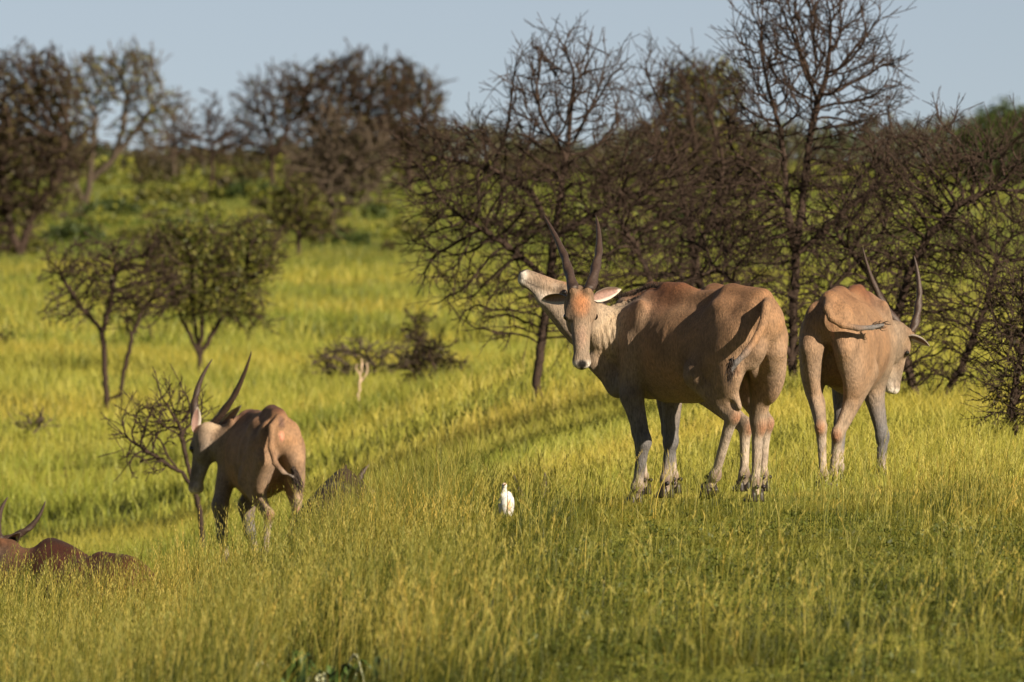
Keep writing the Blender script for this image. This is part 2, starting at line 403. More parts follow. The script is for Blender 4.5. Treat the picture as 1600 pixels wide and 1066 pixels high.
class Eland:
    def __init__(s, px, D, z0, phi, scale=1.0):
        s.o = Vector((at(px, 500, D).x, D, z0)); a = R(phi)
        s.f = Vector((math.sin(a), math.cos(a), 0)); s.l = Vector((-math.cos(a), math.sin(a), 0)); s.s = scale
        s.root = empty('eland', s.o, math.atan2(s.f.y, s.f.x), scale)
        s.S = Sculpt(); s.P = []
    def L(s, v):          # world direction -> local
        return Vector((Vector(v).dot(s.f), Vector(v).dot(s.l), v[2]))
    def px(s, px, py, b=None, dD=0.0):
        """local point seen at a photo pixel; b = its sideways place, or dD = its depth from the tail"""
        if b is None: return s.L(at(px, py, s.o.y + dD) - s.o) / s.s
        a = 0.0
        for _ in range(8):
            D = s.o.y + (s.f.y * a + s.l.y * b) * s.s; w_ = at(px, py, D) - s.o
            a = (w_.x / s.s - s.l.x * b) / s.f.x
        return Vector((a, b, w_.z / s.s))
    def pz(s, c, r, col, st=1.0, soft=.5, ax=None): s.P.append((tuple(c), r, col, st, soft, ax))
    def trunk(s, fat=1.0, wh=0.0, bb=.11, br=.085):
        S = s.S; s.bb = bb
        S.ell((1.12, 0, 1.03), (.37, .215 * fat, .34), k=.05, col=GREY)
        S.ell((.80, 0, 1.0), (.48, .265 * fat, .34), k=.08, col=TAN)
        S.ell((.44, 0, 1.02), (.38, .26 * fat, .31), k=.08, col=TAN)
        S.ell((.14, 0, 1.20), (.27, .175, .185), k=.07, col=TAN)
        S.cone((1.18, 0, 1.30), (.9, 0, 1.37 - wh), .09, .08, n=(0, 1, 0), f=.75, k=.12, col=TAN_D)
        S.cone((1.05, 0, 1.41 - wh), (.80, 0, 1.355 - wh * .5), .045, .045, n=(0, 1, 0), f=.7, k=.08, col=TAN_D)
        S.cone((.95, 0, 1.33), (.35, 0, 1.36), .06, .07, k=.09, col=TAN)
        S.cone((.35, 0, 1.385), (.02, 0, 1.37), .065, .06, k=.08, col=TAN)
        for b in (-1, 1):
            S.ell((.30, b * .135, 1.29), (.09, .05, .05), k=.12, col=TAN)             # hip bone
            S.ell((1.18, b * .145, 1.06), (.15, .085, .28), k=.05, col=GREY)           # shoulder
            S.ell((1.11, b * .175, 1.16), (.07, .04, .18), k=.05, col=TAN)
            S.ell((.11 - bb, b * bb, 1.12), (.10, br, .22), k=.05, col=TAN)            # buttock
            S.cone((.52, b * .27, 1.27), (.44, b * .33, 1.05), .03, .045, k=.07, sub=True)  # flank hollow
        S.ell((1.36, 0, .92), (.12, .09, .17), k=.09, col=GREY)
        S.cone((-.17, 0, 1.22), (-.12, 0, .75), .015, .05, k=.06, sub=True)
        s.cleft = lambda: S.cone((-.22, 0, .88), (.22, 0, .70), .055, .085, k=.05, sub=True)
        S.cone((.55, 0, .78), (1.05, 0, .75), .08, .09, k=.08, col=GREY)              # belly line
    def hind(s, b, stifle, hock, fet, foot, col=GREY, hoofd=(1, 0), pitch=0.0):
        S = s.S; hip = Vector((.12, b * .13, 1.10)); st, hk, ft, fo = map(Vector, (stifle, hock, fet, foot))
        S.ell((hip + st) / 2 + Vector((-.05, 0, -.02)), (.20, .085, .30), k=.05, col=TAN)
        S.cone(hip, st, .15, .095, n=(0, 1, 0), f=.72, k=.05, col=TAN)
        S.cone((.06 - s.bb * .8, b * s.bb * 1.18, 1.02), st.lerp(hk, .55) + Vector((-.04, 0, .04)), s.bb * .5 + .045, .062, n=(0, 1, 0), f=.8, k=.05, col=TAN)
        S.cone(st, hk, .105, .050, n=(0, 1, 0), f=.8, k=.04, col=GREY)
        dn = (st - hk).normalized(); bk = Vector((-.8, 0, .42)).normalized()
        pt = hk + bk * .052
        S.cone(st.lerp(hk, .35) + Vector((-.085, 0, .03)), pt, .035, .022, k=.03, col=GREY)   # tendon to the point of the hock
        S.ell(hk + bk * .02, (.052, .040, .058), k=.03, col=GREY)
        S.cone(pt, hk + (ft - hk) * .25, .025, .030, k=.025, col=GREY)
        S.cone(hk, ft, .041, .031, n=(0, 1, 0), f=.9, k=.02, col=PALE)
        S.ell(ft, (.043, .040, .048), k=.02, col=PALE)
        S.cone(ft, fo + Vector((0, 0, .07)), .034, .036, k=.02, col=PALE)
        s.pz(pt + Vector((-.02, 0, -.03)), (.05, .07, .08), RED, .60, .9)
        s.pz(hk + Vector((.0, 0, -.10)), (.06, .10, .07), WHITE, .22, .9)
        s.pz(ft + Vector((-.03, 0, 0)), (.05, .06, .05), (.10, .06, .04), .7, .6)
        hoof(s.root, fo, hoofd, 1.0, pitch)
    def fore(s, b, elbow, knee, fet, foot, col=GREYD, hoofd=(1, 0)):
        S = s.S; el, kn, ft, fo = map(Vector, (elbow, knee, fet, foot))
        S.cone(Vector((1.18, b * .17, 1.02)), el, .125, .085, n=(0, 1, 0), f=.75, k=.05, col=GREY)
        S.cone(el, kn, .085, .050, n=(0, 1, 0), f=.85, k=.04, col=col)
        S.ell(kn, (.052, .050, .065), k=.03, col=col)
        S.cone(kn, ft, .043, .034, k=.02, col=col)
        S.ell(ft, (.043, .042, .045), k=.02, col=PALE)
        S.cone(ft, fo + Vector((0, 0, .07)), .036, .038, k=.02, col=PALE)
        s.pz(kn + Vector((.04, 0, 0)), (.06, .08, .10), WHITE, .25, .9)
        s.pz(kn.lerp(ft, .9), (.07, .07, .14), PALE, .8, .8)
        s.pz(ft + Vector((-.03, 0, -.02)), (.05, .06, .06), (.10, .06, .04), .7, .6)
        hoof(s.root, fo, hoofd)
    def head(s, c, fwd, up, hs=1.0, neck=None, horns=None, ears=None, shade=1.0, eyes=True):
        """c between the eyes; fwd to the muzzle; all local"""
        f = Vector(fwd).normalized(); u = Vector(up); u = (u - f * u.dot(f)).normalized(); l = u.cross(f)
        c = Vector(c); A = (f, l, u); S = s.S
        H = lambda x, y, z: c + (f * x + l * y + u * z) * hs
        g = lambda t: tuple(x * shade * .85 for x in t)
        E = lambda p, r, k, col: S.ell(H(*p), [x * hs for x in r], A, k * hs, col)
        E((-.07, 0, -.015), (.12, .086, .092), .03, g(GREY)); E((-.03, 0, .042), (.11, .072, .042), .04, g(TAN))
        S.cone(H(0, 0, .015), H(.30, 0, -.012), .068 * hs, .045 * hs, k=.04, col=g(GREY))
        S.cone(H(-.03, 0, -.10), H(.29, 0, -.062), .058 * hs, .030 * hs, n=l, f=.75, k=.05, col=g(PALE))
        for b in (-1, 1):
            E((.02, b * .072, .022), (.045, .026, .026), .03, g(GREY)); E((-.01, b * .045, -.075), (.11, .042, .070), .04, g(GREY))
            E((.33, b * .026, -.018), (.030, .024, .028), .025, g(GREY)); E((-.10, b * .045, .065), (.035, .032, .05), .03, g(TAN))
            S.ell(H(.035, b * .094, .006), (.020 * hs, .010 * hs, .014 * hs), A, .012, None, True)
            s.pz(H(.025, b * .09, .0), (.055 * hs, .03 * hs, .030 * hs), (.10, .07, .055), .75, .7, A)
            s.pz(H(.10, b * .05, .02), (.05, .03, .03), PALE, .4, .8, A)
            s.pz(H(.352, b * .024, -.012), (.016, .013, .012), BLACK, 1, .5, A)
        E((.315, 0, -.035), (.048, .050, .042), .03, g(GREY)); E((.305, 0, -.072), (.048, .040, .026), .02, g(WHITE))
        s.pz(H(-.02, 0, .07), (.12, .075, .06), (.36, .145, .055), .85, .6, A)
        s.pz(H(.17, 0, .04), (.14, .045, .035), (.22, .14, .10), .7, .6, A)
        s.pz(H(.355 * 1.0, 0, -.045), (.070, .095, .080), WHITE, 1, .3, A)
        s.pz(H(.356, 0, .000), (.042, .042, .034), BLACK, 1, .35, A); s.pz(H(.30, 0, -.054), (.075, .10, .0075), (.05, .03, .025), .8, .5, A)
        s.pz(H(.375, 0, -.03), (.02, .020, .03), BLACK, 1, .35, A)
        s.pz(H(.36, 0, -.052), (.03, .012, .03), BLACK, .8, .5, A)
        if eyes:
            for b in (-1, 1):
                bm = bmesh.new(); bmesh.ops.create_uvsphere(bm, u_segments=16, v_segments=10, radius=.023 * hs)
                for v in bm.verts: v.co += H(.032, b * .082, .010)
                me = bpy.data.meshes.new('eye'); bm.to_mesh(me); bm.free(); me.materials.append(EYE)
                me.polygons.foreach_set('use_smooth', np.ones(len(me.polygons), bool))
                o = bpy.data.objects.new('eye', me); COL.objects.link(o); o.parent = s.root
        if neck:
            nb = H(-.10, 0, -.06); pts = [tuple(nb) + (.075 * hs,)] + neck
            up_ = Vector((0, 0, 1))
            for i, (p, q) in enumerate(zip(pts, pts[1:])):
                side = (Vector(q[:3]) - Vector(p[:3])).cross(up_)
                S.cone(p[:3], q[:3], p[3], q[3], side, .68, .07, GREY)
        if horns is None: horns = [((-.62, .10, .16), (0, .02, -.02)), ((-.62, -.10, .16), (0, -.02, -.02))]
        for i, (b, hn) in enumerate(zip((1, -1), horns)):
            base = H(-.10, b * .045, .09) if not isinstance(hn[0], Vector) else H(-.10, b * .045, .085)
            tip = hn[0] if isinstance(hn[0], Vector) else H(*hn[0])
            bow = hn[1] if isinstance(hn[1], Vector) else (f * hn[1][0] + l * hn[1][1] + u * hn[1][2])
            V, F = horn_mesh(base, tip, bow, .031 * hs); mesh_obj('horn', V, F, HORN, s.root)
        if ears is None: ears = [((-.10, .26, .03), (.6, .2, .5)), ((-.10, -.26, .03), (.6, -.2, .5))]
        for b, er in zip((1, -1), ears):
            if er is None: continue
            tip = er[0] if isinstance(er[0], Vector) else H(*er[0])
            od = er[1] if isinstance(er[1], Vector) else (f * er[1][0] + l * er[1][1] + u * er[1][2])
            ear(s.root, H(-.09, b * .080, .02), tip, od, .041 * hs, er[2] if len(er) > 2 else 0.0)
        s.H = H
    def tail(s, pts, tuft_len=.22, n=90, seed=3, spread=.03, dirv=None):
        pts = [Vector(p) for p in pts]; m = len(pts)
        for i in range(m - 1):
            r0 = .036 - .020 * i / (m - 1); r1 = .036 - .020 * (i + 1) / (m - 1)
            s.S.cone(pts[i], pts[i + 1], r0, r1, k=.014, col=TAN if i < m - 3 else GREYD)
        e = pts[-1]; d = (pts[-1] - pts[-2]).normalized() if dirv is None else Vector(dirv).normalized(); rnd = random.Random(seed)
        A = []; B = []
        for i in range(n):
            a = e - d * rnd.uniform(0, .10) + Vector([rnd.gauss(0, .009) for _ in range(3)])
            A.append(a); B.append(a + d * tuft_len * rnd.uniform(.6, 1) + Vector([rnd.gauss(0, spread) for _ in range(3)]))
        strands('tail_tuft', s.root, A, B, .0045, DARKHAIR, .012, seed)
    def ridge(s, pts, h=.03, n=160, seed=9, m=None):
        """short upright mane"""
        rnd = random.Random(seed); A = []; B = []; pts = [Vector(p) for p in pts]
        for i in range(n):
            t = rnd.random() * (len(pts) - 1); k = int(t); p = pts[k].lerp(pts[min(k + 1, len(pts) - 1)], t - k)
            p = p + Vector((0, rnd.gauss(0, .012), -.012)); A.append(p - Vector((0, 0, .01))); B.append(p + Vector((rnd.gauss(0, .01) - .012, rnd.gauss(0, .012), h * rnd.uniform(.7, 1.3) + .012)))
        strands('mane', s.root, A, B, .0022, m or DARKHAIR, .004, seed, 2)
    def wrinkle(s, c, r, kvec, amp, disp): s.W = getattr(s, 'W', []); s.W.append((c, r, kvec, amp, disp))
    def build(s, h, base=TAN, sub=1, extra=None):
        s.cleft(); V, Q = s.S.mesh(h)
        C = s.S.colour(V, base)
        W0 = [((.85, b * .3, 1.0), (.42, .2, .28), (11, 0, 2.5), .0022, (0, b, 0)) for b in (-1, 1)] + [((1.30, b * .2, 1.1), (.16, .2, .3), (22, 0, 6), .004, (0, b, 0)) for b in (-1, 1)]
        D = np.zeros_like(V)
        for c, r, kv, amp, dp in W0 + getattr(s, 'W', []):
            q = np.sqrt((((V - np.array(c)) / np.array(r)) ** 2).sum(1)); ph = (V @ np.array(kv)) * 2 * np.pi
            D += (amp * np.clip((1 - q) / .5, 0, 1) * (np.sin(ph + 1.3 * np.sin(V[:, 2] * 9)) * .7 + .3 * np.sin(2.3 * ph + V[:, 2] * 14)))[:, None] * np.array(dp)
        V = V + D
        # coat: dark back stripe, grey below, dark girdle behind the shoulder
        paint(V, C, (.55, 0, 1.47), (.95, .045, .12), TAN_D, .7, .6)
        paint(V, C, (1.0, 0, 1.47), (.22, .06, .09), (.06, .03, .02), .9, .6)
        paint(V, C, (.25, 0, 1.50), (.60, .5, .30), (.205, .096, .042), .75, .9)
        paint(V, C, (1.0, 0, 1.42), (.40, .4, .22), (.17, .062, .024), .75, .9)
        paint(V, C, (-.05, 0, .85), (.35, .5, .35), (.25, .19, .14), .65, .9)
        paint(V, C, (.7, 0, .60), (.8, .5, .28), GREY, .6, .9)
        for p in s.P: paint(V, C, *p)
        C = np.clip(C, 0, 1)
        o = mesh_obj('body', V, Q, HIDE, s.root, col=C)
        sm = o.modifiers.new('smooth', 'SMOOTH'); sm.factor = .5; sm.iterations = 2
        if sub: m_ = o.modifiers.new('subsurf', 'SUBSURF'); m_.levels = m_.render_levels = sub
        return o

# ---- 1: the large cow with its head turned to the camera
def main_eland():
    e = Eland(1195, 56.5, .02, -36.9, 1.0)
    e.trunk(1.0, 0, .075, .07)
    # right hind, straight and carrying weight
    b = -.15
    hk = e.px(1184, 668, b); ft = e.px(1181, 752, b); fo = e.px(1180, 784, b); st = Vector((.34, -.17, .83))
    e.hind(-1, st, hk, ft, fo)
    e.S.cone(e.px(1194, 555, -.13), e.px(1185, 655, -.15), .105, .052, n=(0, 1, 0), f=.8, k=.04, col=GREY)
    # left hind, lifted in mid step
    st = e.px(1090, 585, .22); hk = e.px(1143, 652, .14); ft = e.px(1118, 742, .13); fo = e.px(1110, 772, .13)
    e.hind(1, st, hk, ft, fo, pitch=.55)
    e.S.cone(e.px(1120, 560, .17), e.px(1157, 636, .14), .05, .024, k=.03, col=GREY)
    # fore legs
    e.fore(1, e.px(987, 618, .19), e.px(1006, 690, .16), e.px(996, 760, .15), e.px(991, 790, .15))
    e.fore(-1, e.px(1050, 612, -.17), e.px(1048, 690, -.16), e.px(1041, 748, -.15), e.px(1040, 778, -.15))
    # neck and head
    hc = e.px(907, 489, dD=.84)
    fwd = e.L((.02, -.52, -.85)); up = e.L((.02, -.85, .52))
    N0 = Vector((1.22, 0, 1.10)); N1 = e.px(978, 527, dD=1.02); N2 = e.px(948, 518, dD=1.02)
    e.head(hc, fwd, up, 1.12,
           neck=[tuple(N2) + (.145,), tuple(N1) + (.20,), tuple(N0) + (.27,)],
           horns=[(e.px(931, 337, dD=1.42), e.L((.045, .0, .0))), (e.px(850, 337, dD=1.42), e.L((.035, 0, -.01)))],
           ears=[(e.px(971, 452, dD=1.06), e.L((.1, -1, -.25))), (e.px(846, 470, dD=1.20), e.L((0, -1, -.3)))])
    # brisket and dewlap under the throat
    S = e.S
    d1 = e.px(929, 566, dD=1.0); d2 = e.px(966, 598, dD=1.0)
    S.cone(d1, d2, .06, .08, n=e.L((.3, .9, 0)), f=.55, k=.07, col=GREY)
    S.cone(d2, (1.34, 0, .92), .09, .11, n=(0, 1, 0), f=.7, k=.08, col=GREYD)
    for i in range(7):                                                               # folds of the neck
        x = 951 + i * 8.5
        p = e.px(x + 6, 478 - i * 3, dD=1.16); q = e.px(x - 6 + i * 2, 556, dD=1.12)
        S.cone(p, q, .012, .010, k=.03, col=GREY)
    e.cleft(); e.cleft = lambda: S.ell(e.px(1167, 618, dD=.1), (.034, .45, .17), [e.L((1, 0, 0)), e.L((0, 1, 0)), (0, 0, 1)], .035, None, True)
    vx = np.array(e.L((1, .0, .25))) * 25; e.wrinkle(tuple(e.px(982, 530, dD=1.0)), (.24, .30, .22), tuple(vx), .005, tuple(e.L((0, -1, 0))))
    # tail hanging down, swung over the thigh
    e.tail([(-.03, 0, 1.34), e.px(1198, 478, dD=-.20), e.px(1192, 508, dD=-.27), e.px(1180, 532, dD=-.33), e.px(1165, 552, dD=-.38), e.px(1150, 567, dD=-.40), e.px(1141, 582, dD=-.39)],
           .11, 70, dirv=e.L((-.1, .05, -1)), spread=.010)
    e.pz(e.px(1201, 497, dD=-.18), (.035, .035, .05), PINK, .8, .6)
    e.pz(e.px(1152, 582, dD=-.12), (.05, .05, .06), (.10, .02, .015), .8, .8)
    e.pz(e.px(925, 585, dD=1.2), (.12, .2, .10), (.42, .30, .20), .8, .8)
    e.pz(e.px(965, 515, dD=1.0), (.22, .24, .24), (.36, .285, .20), .85, .6)  # grey neck paled, with the sunlight on it put into the coat
    e.pz(e.px(1040, 480, dD=.7), (.16, .16, .12), RED, .25, .9)  # warm sunlit patch on the upper ribs, painted into the coat
    e.ridge([e.px(948, 462, dD=1.42), e.px(985, 458, dD=1.30), e.px(1015, 445, dD=1.05), (1.1, 0, 1.44)], .018, 260, m=DARKHAIR)
    e.build(.0105)
    tag(e.root, 'large tan eland in mid step, face turned straight to the camera', 'antelope', 'elands in the grassland')

# ---- 2: the one behind it that lifts its chin
def chin_up_eland():
    e = Eland(1166, 57.95, .0, -36.9, 1.0)
    e.trunk(.90)
    Pc = lambda x, y, b: e.px(x, y, b)
    e.hind(1, (.42, .19, .83), Pc(1164, 668, .14), Pc(1163, 742, .14), Pc(1160, 768, .14))
    e.hind(-1, (.36, -.19, .83), Pc(1196, 664, -.14), Pc(1192, 742, -.14), Pc(1190, 768, -.14))
    for b in (-1, 1): e.fore(b, (1.12, b * .16, .78), (1.02, b * .13, .43), (.98, b * .13, .12), (.98, b * .13, 0))
    hc = e.px(884, 462, dD=1.0)
    fwd = e.L((-.86, -.12, .50)); up = e.L((.50, .05, .86))
    N1 = e.px(960, 528, dD=1.1)
    e.head(hc, fwd, up, .98, neck=[tuple(e.px(918, 500, dD=1.05)) + (.10,), tuple(N1) + (.17,), (1.25, 0, 1.10, .28)], horns=[((-.62, .10, .05), (0, .02, -.02)), ((-.62, -.10, .05), (0, -.02, -.02))],
           ears=[((-.20, .18, .0), (.6, .4, .3)), ((-.20, -.18, .0), (.6, -.4, .3))])
    e.S.cone(e.H(.12, 0, -.10), e.px(889, 506, dD=1.02), .045, .065, k=.06, col=PALE)
    e.S.cone(e.H(.02, 0, -.10), e.px(903, 522, dD=1.05), .06, .085, k=.06, col=PALE)
    e.pz(e.H(.15, .0, -.11), (.16, .12, .07), WHITE, .45, .9, None); e.pz(e.H(.16, 0, .05), (.17, .17, .06), (.26, .17, .11), .7, .8); e.pz(e.H(.372, 0, .008), (.045, .045, .045), BLACK, 1, .4); e.pz(e.px(838, 447, dD=.95), (.07, .06, .008), (.05, .035, .03), .8, .6, [e.L((.9, 0, -.35)), e.L((0, 1, 0)), e.L((.35, 0, .9))])
    e.pz(e.px(880, 500, dD=1.0), (.14, .14, .12), PALE, .6, .8)
    e.tail([(-.03, -.02, 1.36), (-.08, -.06, 1.25), (-.06, -.14, 1.12), (.0, -.20, 1.0)], .1, 30)
    e.build(.014)
    tag(e.root, 'eland hidden behind the large one, only its raised chin showing on the left', 'antelope', 'elands in the grassland')

# ---- 3: on the right, seen from the rear with its tail swished
def right_eland():
    e = Eland(1296, 61.4, -.07, 14.0, 1.0)
    e.trunk(1.0)
    P = lambda x, y, a: e.px(x, y, dD=a)
    e.hind(1, (.34, .20, .84), P(1283, 668, -.05), P(1286, 742, .0), P(1287, 768, .0))
    e.hind(-1, (.36, -.20, .84), P(1309, 680, .10), P(1301, 742, .2), P(1301, 768, .2))
    e.fore(-1, P(1366, 618, 1.2), P(1379, 682, 1.18), P(1377, 738, 1.16), P(1377, 764, 1.16))
    e.fore(1, (1.2, .17, .78), (1.12, .15, .43), (1.0, .14, .12), (.95, .14, 0))
    hc = P(1403, 541, 1.62)
    fwd = e.L((-.05, .30, -.95)); up = e.L((.72, .65, .12))
    e.head(hc, fwd, up, 1.0, neck=[tuple(P(1380, 530, 1.52)) + (.145,), tuple(P(1362, 520, 1.35)) + (.20,), (1.18, 0, 1.12, .27)],
           horns=[(P(1348, 387, 1.5), e.L((-.035, 0, -.035))), (P(1428, 399, 1.75), e.L((.05, 0, -.02)))],
           ears=[None, (P(1453, 536, 1.58), e.L((-.1, -.5, -.8)), -.03)])
    e.tail([(-.02, 0, 1.37), P(1293, 482, -.17), P(1299, 497, -.21), P(1316, 508, -.23), P(1340, 513, -.21), P(1362, 512, -.17), P(1380, 508, -.12)], .06, 40, dirv=e.L((1, .1, .15)), spread=.010)
    e.pz(P(1299, 526, -.16), (.08, .026, .06), PINK, .95, .5)
    e.pz(P(1299, 502, -.16), (.10, .035, .05), (.10, .05, .03), .8, .6)
    e.pz(P(1303, 575, -.14), (.14, .03, .14), (.10, .05, .03), .7, .6)
    e.build(.0125, base=(.42, .25, .14))
    tag(e.root, 'rightmost eland seen from behind, tail swished sideways, head bent to the right', 'antelope', 'elands in the grassland')

# ---- 4: on the left, seen from the rear, looking left
def left_eland():
    e = Eland(437, 76.0, -1.45, -14.0, 1.06)
    e.trunk(1.06, .10)
    P = lambda x, y, a: e.px(x, y, dD=a)
    e.hind(-1, (.36, -.20, .84), P(464, 800, .05), P(459, 860, .05), P(458, 885, .05))
    e.hind(1, (.34, .20, .84), P(420, 806, .0), P(414, 862, .0), P(414, 886, .0))
    e.fore(1, P(344, 790, 1.0), P(347, 835, 1.0), P(352, 872, 1.0), P(353, 888, 1.0))
    e.fore(-1, P(385, 790, 1.2), P(390, 830, 1.2), P(400, 866, 1.2), P(400, 884, 1.2))
    e.S.cone((.30, 0, 1.425), (.08, 0, 1.41), .022, .022, k=.09, col=TAN_D)
    hc = P(318, 697, 1.30)
    fwd = e.L((-.22, .25, -.94)); up = e.L((-.42, .85, .32))
    e.head(hc, fwd, up, 1.16, neck=[tuple(P(345, 690, 1.22)) + (.13,), tuple(P(368, 700, 1.15)) + (.18,), (1.15, 0, 1.12, .25)],
           horns=[(P(332, 561, 1.3), e.L((-.07, 0, .0))), (P(393, 549, 1.0), e.L((.035, 0, -.05)))],
           ears=[(P(309, 636, 1.22), e.L((.5, -.7, .1))), (P(376, 634, .95), e.L((-.5, -.8, 0)))])
    e.tail([(-.03, 0, 1.38), P(425, 668, -.20), P(424, 700, -.27), P(430, 724, -.30), P(442, 738, -.30), P(454, 744, -.28), P(463, 748, -.26)], .17, 110, dirv=e.L((.4, -.1, -1)), spread=.02)
    e.pz(P(439, 682, -.1), (.06, .032, .055), PINK, .95, .5)
    e.pz(P(440, 660, -.1), (.10, .05, .07), (.09, .05, .04), .8, .6)
    e.pz(P(330, 665, 1.25), (.14, .10, .10), (.52, .36, .22), .7, .8)  # sunlit poll painted pale into the coat
    e.pz(P(316, 715, 1.3), (.30, .30, .26), (.125, .118, .115), .75, .6); e.pz(P(304, 738, 1.4), (.14, .14, .11), (.05, .042, .04), .8, .8); e.pz(P(332, 662, 1.2), (.13, .13, .09), (.38, .29, .20), .7, .7)  # last patch adds more painted sunlight on the poll
    e.pz((.2, 0, 1.50), (.5, .07, .14), (.09, .035, .02), 1, .6); e.pz((.95, 0, 1.45), (.25, .09, .12), (.07, .03, .02), 1, .6)
    e.build(.0125)
    tag(e.root, 'reddish eland seen from behind on the left, looking left beside a small bare tree', 'antelope', 'elands in the grassland')

# ---- lying animals
def lying(px, D, z0, phi, hpx, hpy, hd, fwd, up, label, horns, ears, scale=1.0, base=TAN, neckpx=None, hs=1.0, h=.016):
    e = Eland(px, D, z0, phi, scale); S = e.S
    S.ell((1.0, 0, .52), (.42, .27, .40), k=.05, col=base); S.ell((.72, 0, .44), (.5, .34, .38), k=.14, col=base)
    S.ell((.4, 0, .44), (.42, .36, .36), k=.14, col=base); S.ell((.12, 0, .52), (.32, .28, .32), k=.12, col=base)
    S.cone((1.05, 0, .86), (.8, 0, .80), .08, .06, n=(0, 1, 0), f=.7, k=.12, col=TAN_D)
    S.cone((.4, 0, .80), (.05, 0, .76), .07, .06, k=.10, col=base)
    for b in (-1, 1):
        S.ell((.25, b * .27, .36), (.30, .14, .24), k=.08, col=base)                 # folded thigh
        S.cone((.45, b * .34, .16), (.05, b * .32, .08), .07, .045, k=.05, col=GREY)
        S.cone((.05, b * .32, .08), (.42, b * .36, .05), .04, .034, k=.03, col=PALE)
        S.cone((1.15, b * .22, .35), (1.35, b * .22, .12), .09, .055, k=.06, col=GREY)
        S.cone((1.35, b * .22, .12), (1.02, b * .22, .06), .045, .036, k=.03, col=PALE)
        hoof(e.root, (.46, b * .36, .0)); hoof(e.root, (1.0, b * .22, .0), (-1, 0))
    hc = e.px(hpx, hpy, dD=hd)
    nk = [(1.2, 0, .62, .25)] if neckpx is None else [tuple(e.px(*neckpx[:2], dD=neckpx[2])) + (neckpx[3],), (1.1, 0, .58, .27)]
    e.head(hc, e.L(fwd), e.L(up), hs, neck=nk, horns=horns(e), ears=ears(e))
    paintd = (.05, .03, .02)
    V, Q = S.mesh(h); C = S.colour(V, base)
    paint(V, C, (.95, 0, .95), (.4, .08, .12), paintd, .8, .7)
    for p in e.P: paint(V, C, *p)
    C = C * (np.array((.36, .28, .21)) if base[0] < .08 else np.array((.46, .31, .23)))  # whole coat dimmed, baking in the shade the animal lies in
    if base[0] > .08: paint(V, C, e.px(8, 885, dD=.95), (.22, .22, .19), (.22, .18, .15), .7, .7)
    o = mesh_obj('body', V, Q, HIDE, e.root, col=np.clip(C, 0, 1))
    sm = o.modifiers.new('smooth', 'SMOOTH'); sm.iterations = 2
    tag(e.root, label, 'antelope', 'elands lying in the grass')
    return e

def lying_elands():
    z = lambda px, D: gz((px - 800) / FPX * D, D)
    # far left, half out of the frame
    D = 65.0; sc_ = FPX / D
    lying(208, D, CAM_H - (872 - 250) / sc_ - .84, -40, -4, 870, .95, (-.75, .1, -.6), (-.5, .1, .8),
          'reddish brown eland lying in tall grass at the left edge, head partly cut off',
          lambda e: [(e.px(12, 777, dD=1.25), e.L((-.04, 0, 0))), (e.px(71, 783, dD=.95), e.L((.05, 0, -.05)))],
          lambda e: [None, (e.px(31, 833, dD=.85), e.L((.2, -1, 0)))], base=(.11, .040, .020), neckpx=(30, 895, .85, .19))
    # behind the crest beside the left eland
    D = 70.0; sc_ = FPX / D; DK = (.079, .062, .05)  # DK: coat colour darkened to carry the shade of the grass
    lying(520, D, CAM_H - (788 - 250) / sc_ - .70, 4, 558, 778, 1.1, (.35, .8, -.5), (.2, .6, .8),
          'grass-shaded eland lying behind the left eland, only back and horns above the grass',
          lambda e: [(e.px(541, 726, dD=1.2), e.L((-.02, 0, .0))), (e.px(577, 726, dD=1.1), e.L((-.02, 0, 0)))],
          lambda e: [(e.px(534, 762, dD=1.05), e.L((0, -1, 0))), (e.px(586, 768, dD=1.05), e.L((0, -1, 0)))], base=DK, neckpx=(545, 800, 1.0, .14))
    # behind the crest in the middle: horn tips only
    D = 67.0; sc_ = FPX / D
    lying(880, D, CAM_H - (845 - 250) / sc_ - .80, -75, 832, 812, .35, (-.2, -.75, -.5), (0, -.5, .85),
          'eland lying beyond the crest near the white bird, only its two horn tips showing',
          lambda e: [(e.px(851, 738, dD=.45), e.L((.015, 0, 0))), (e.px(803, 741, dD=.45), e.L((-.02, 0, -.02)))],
          lambda e: [(e.px(862, 805, dD=.35), e.L((0, -1, 0))), (e.px(802, 805, dD=.35), e.L((0, -1, 0)))], base=DK, neckpx=(845, 840, .35, .15))

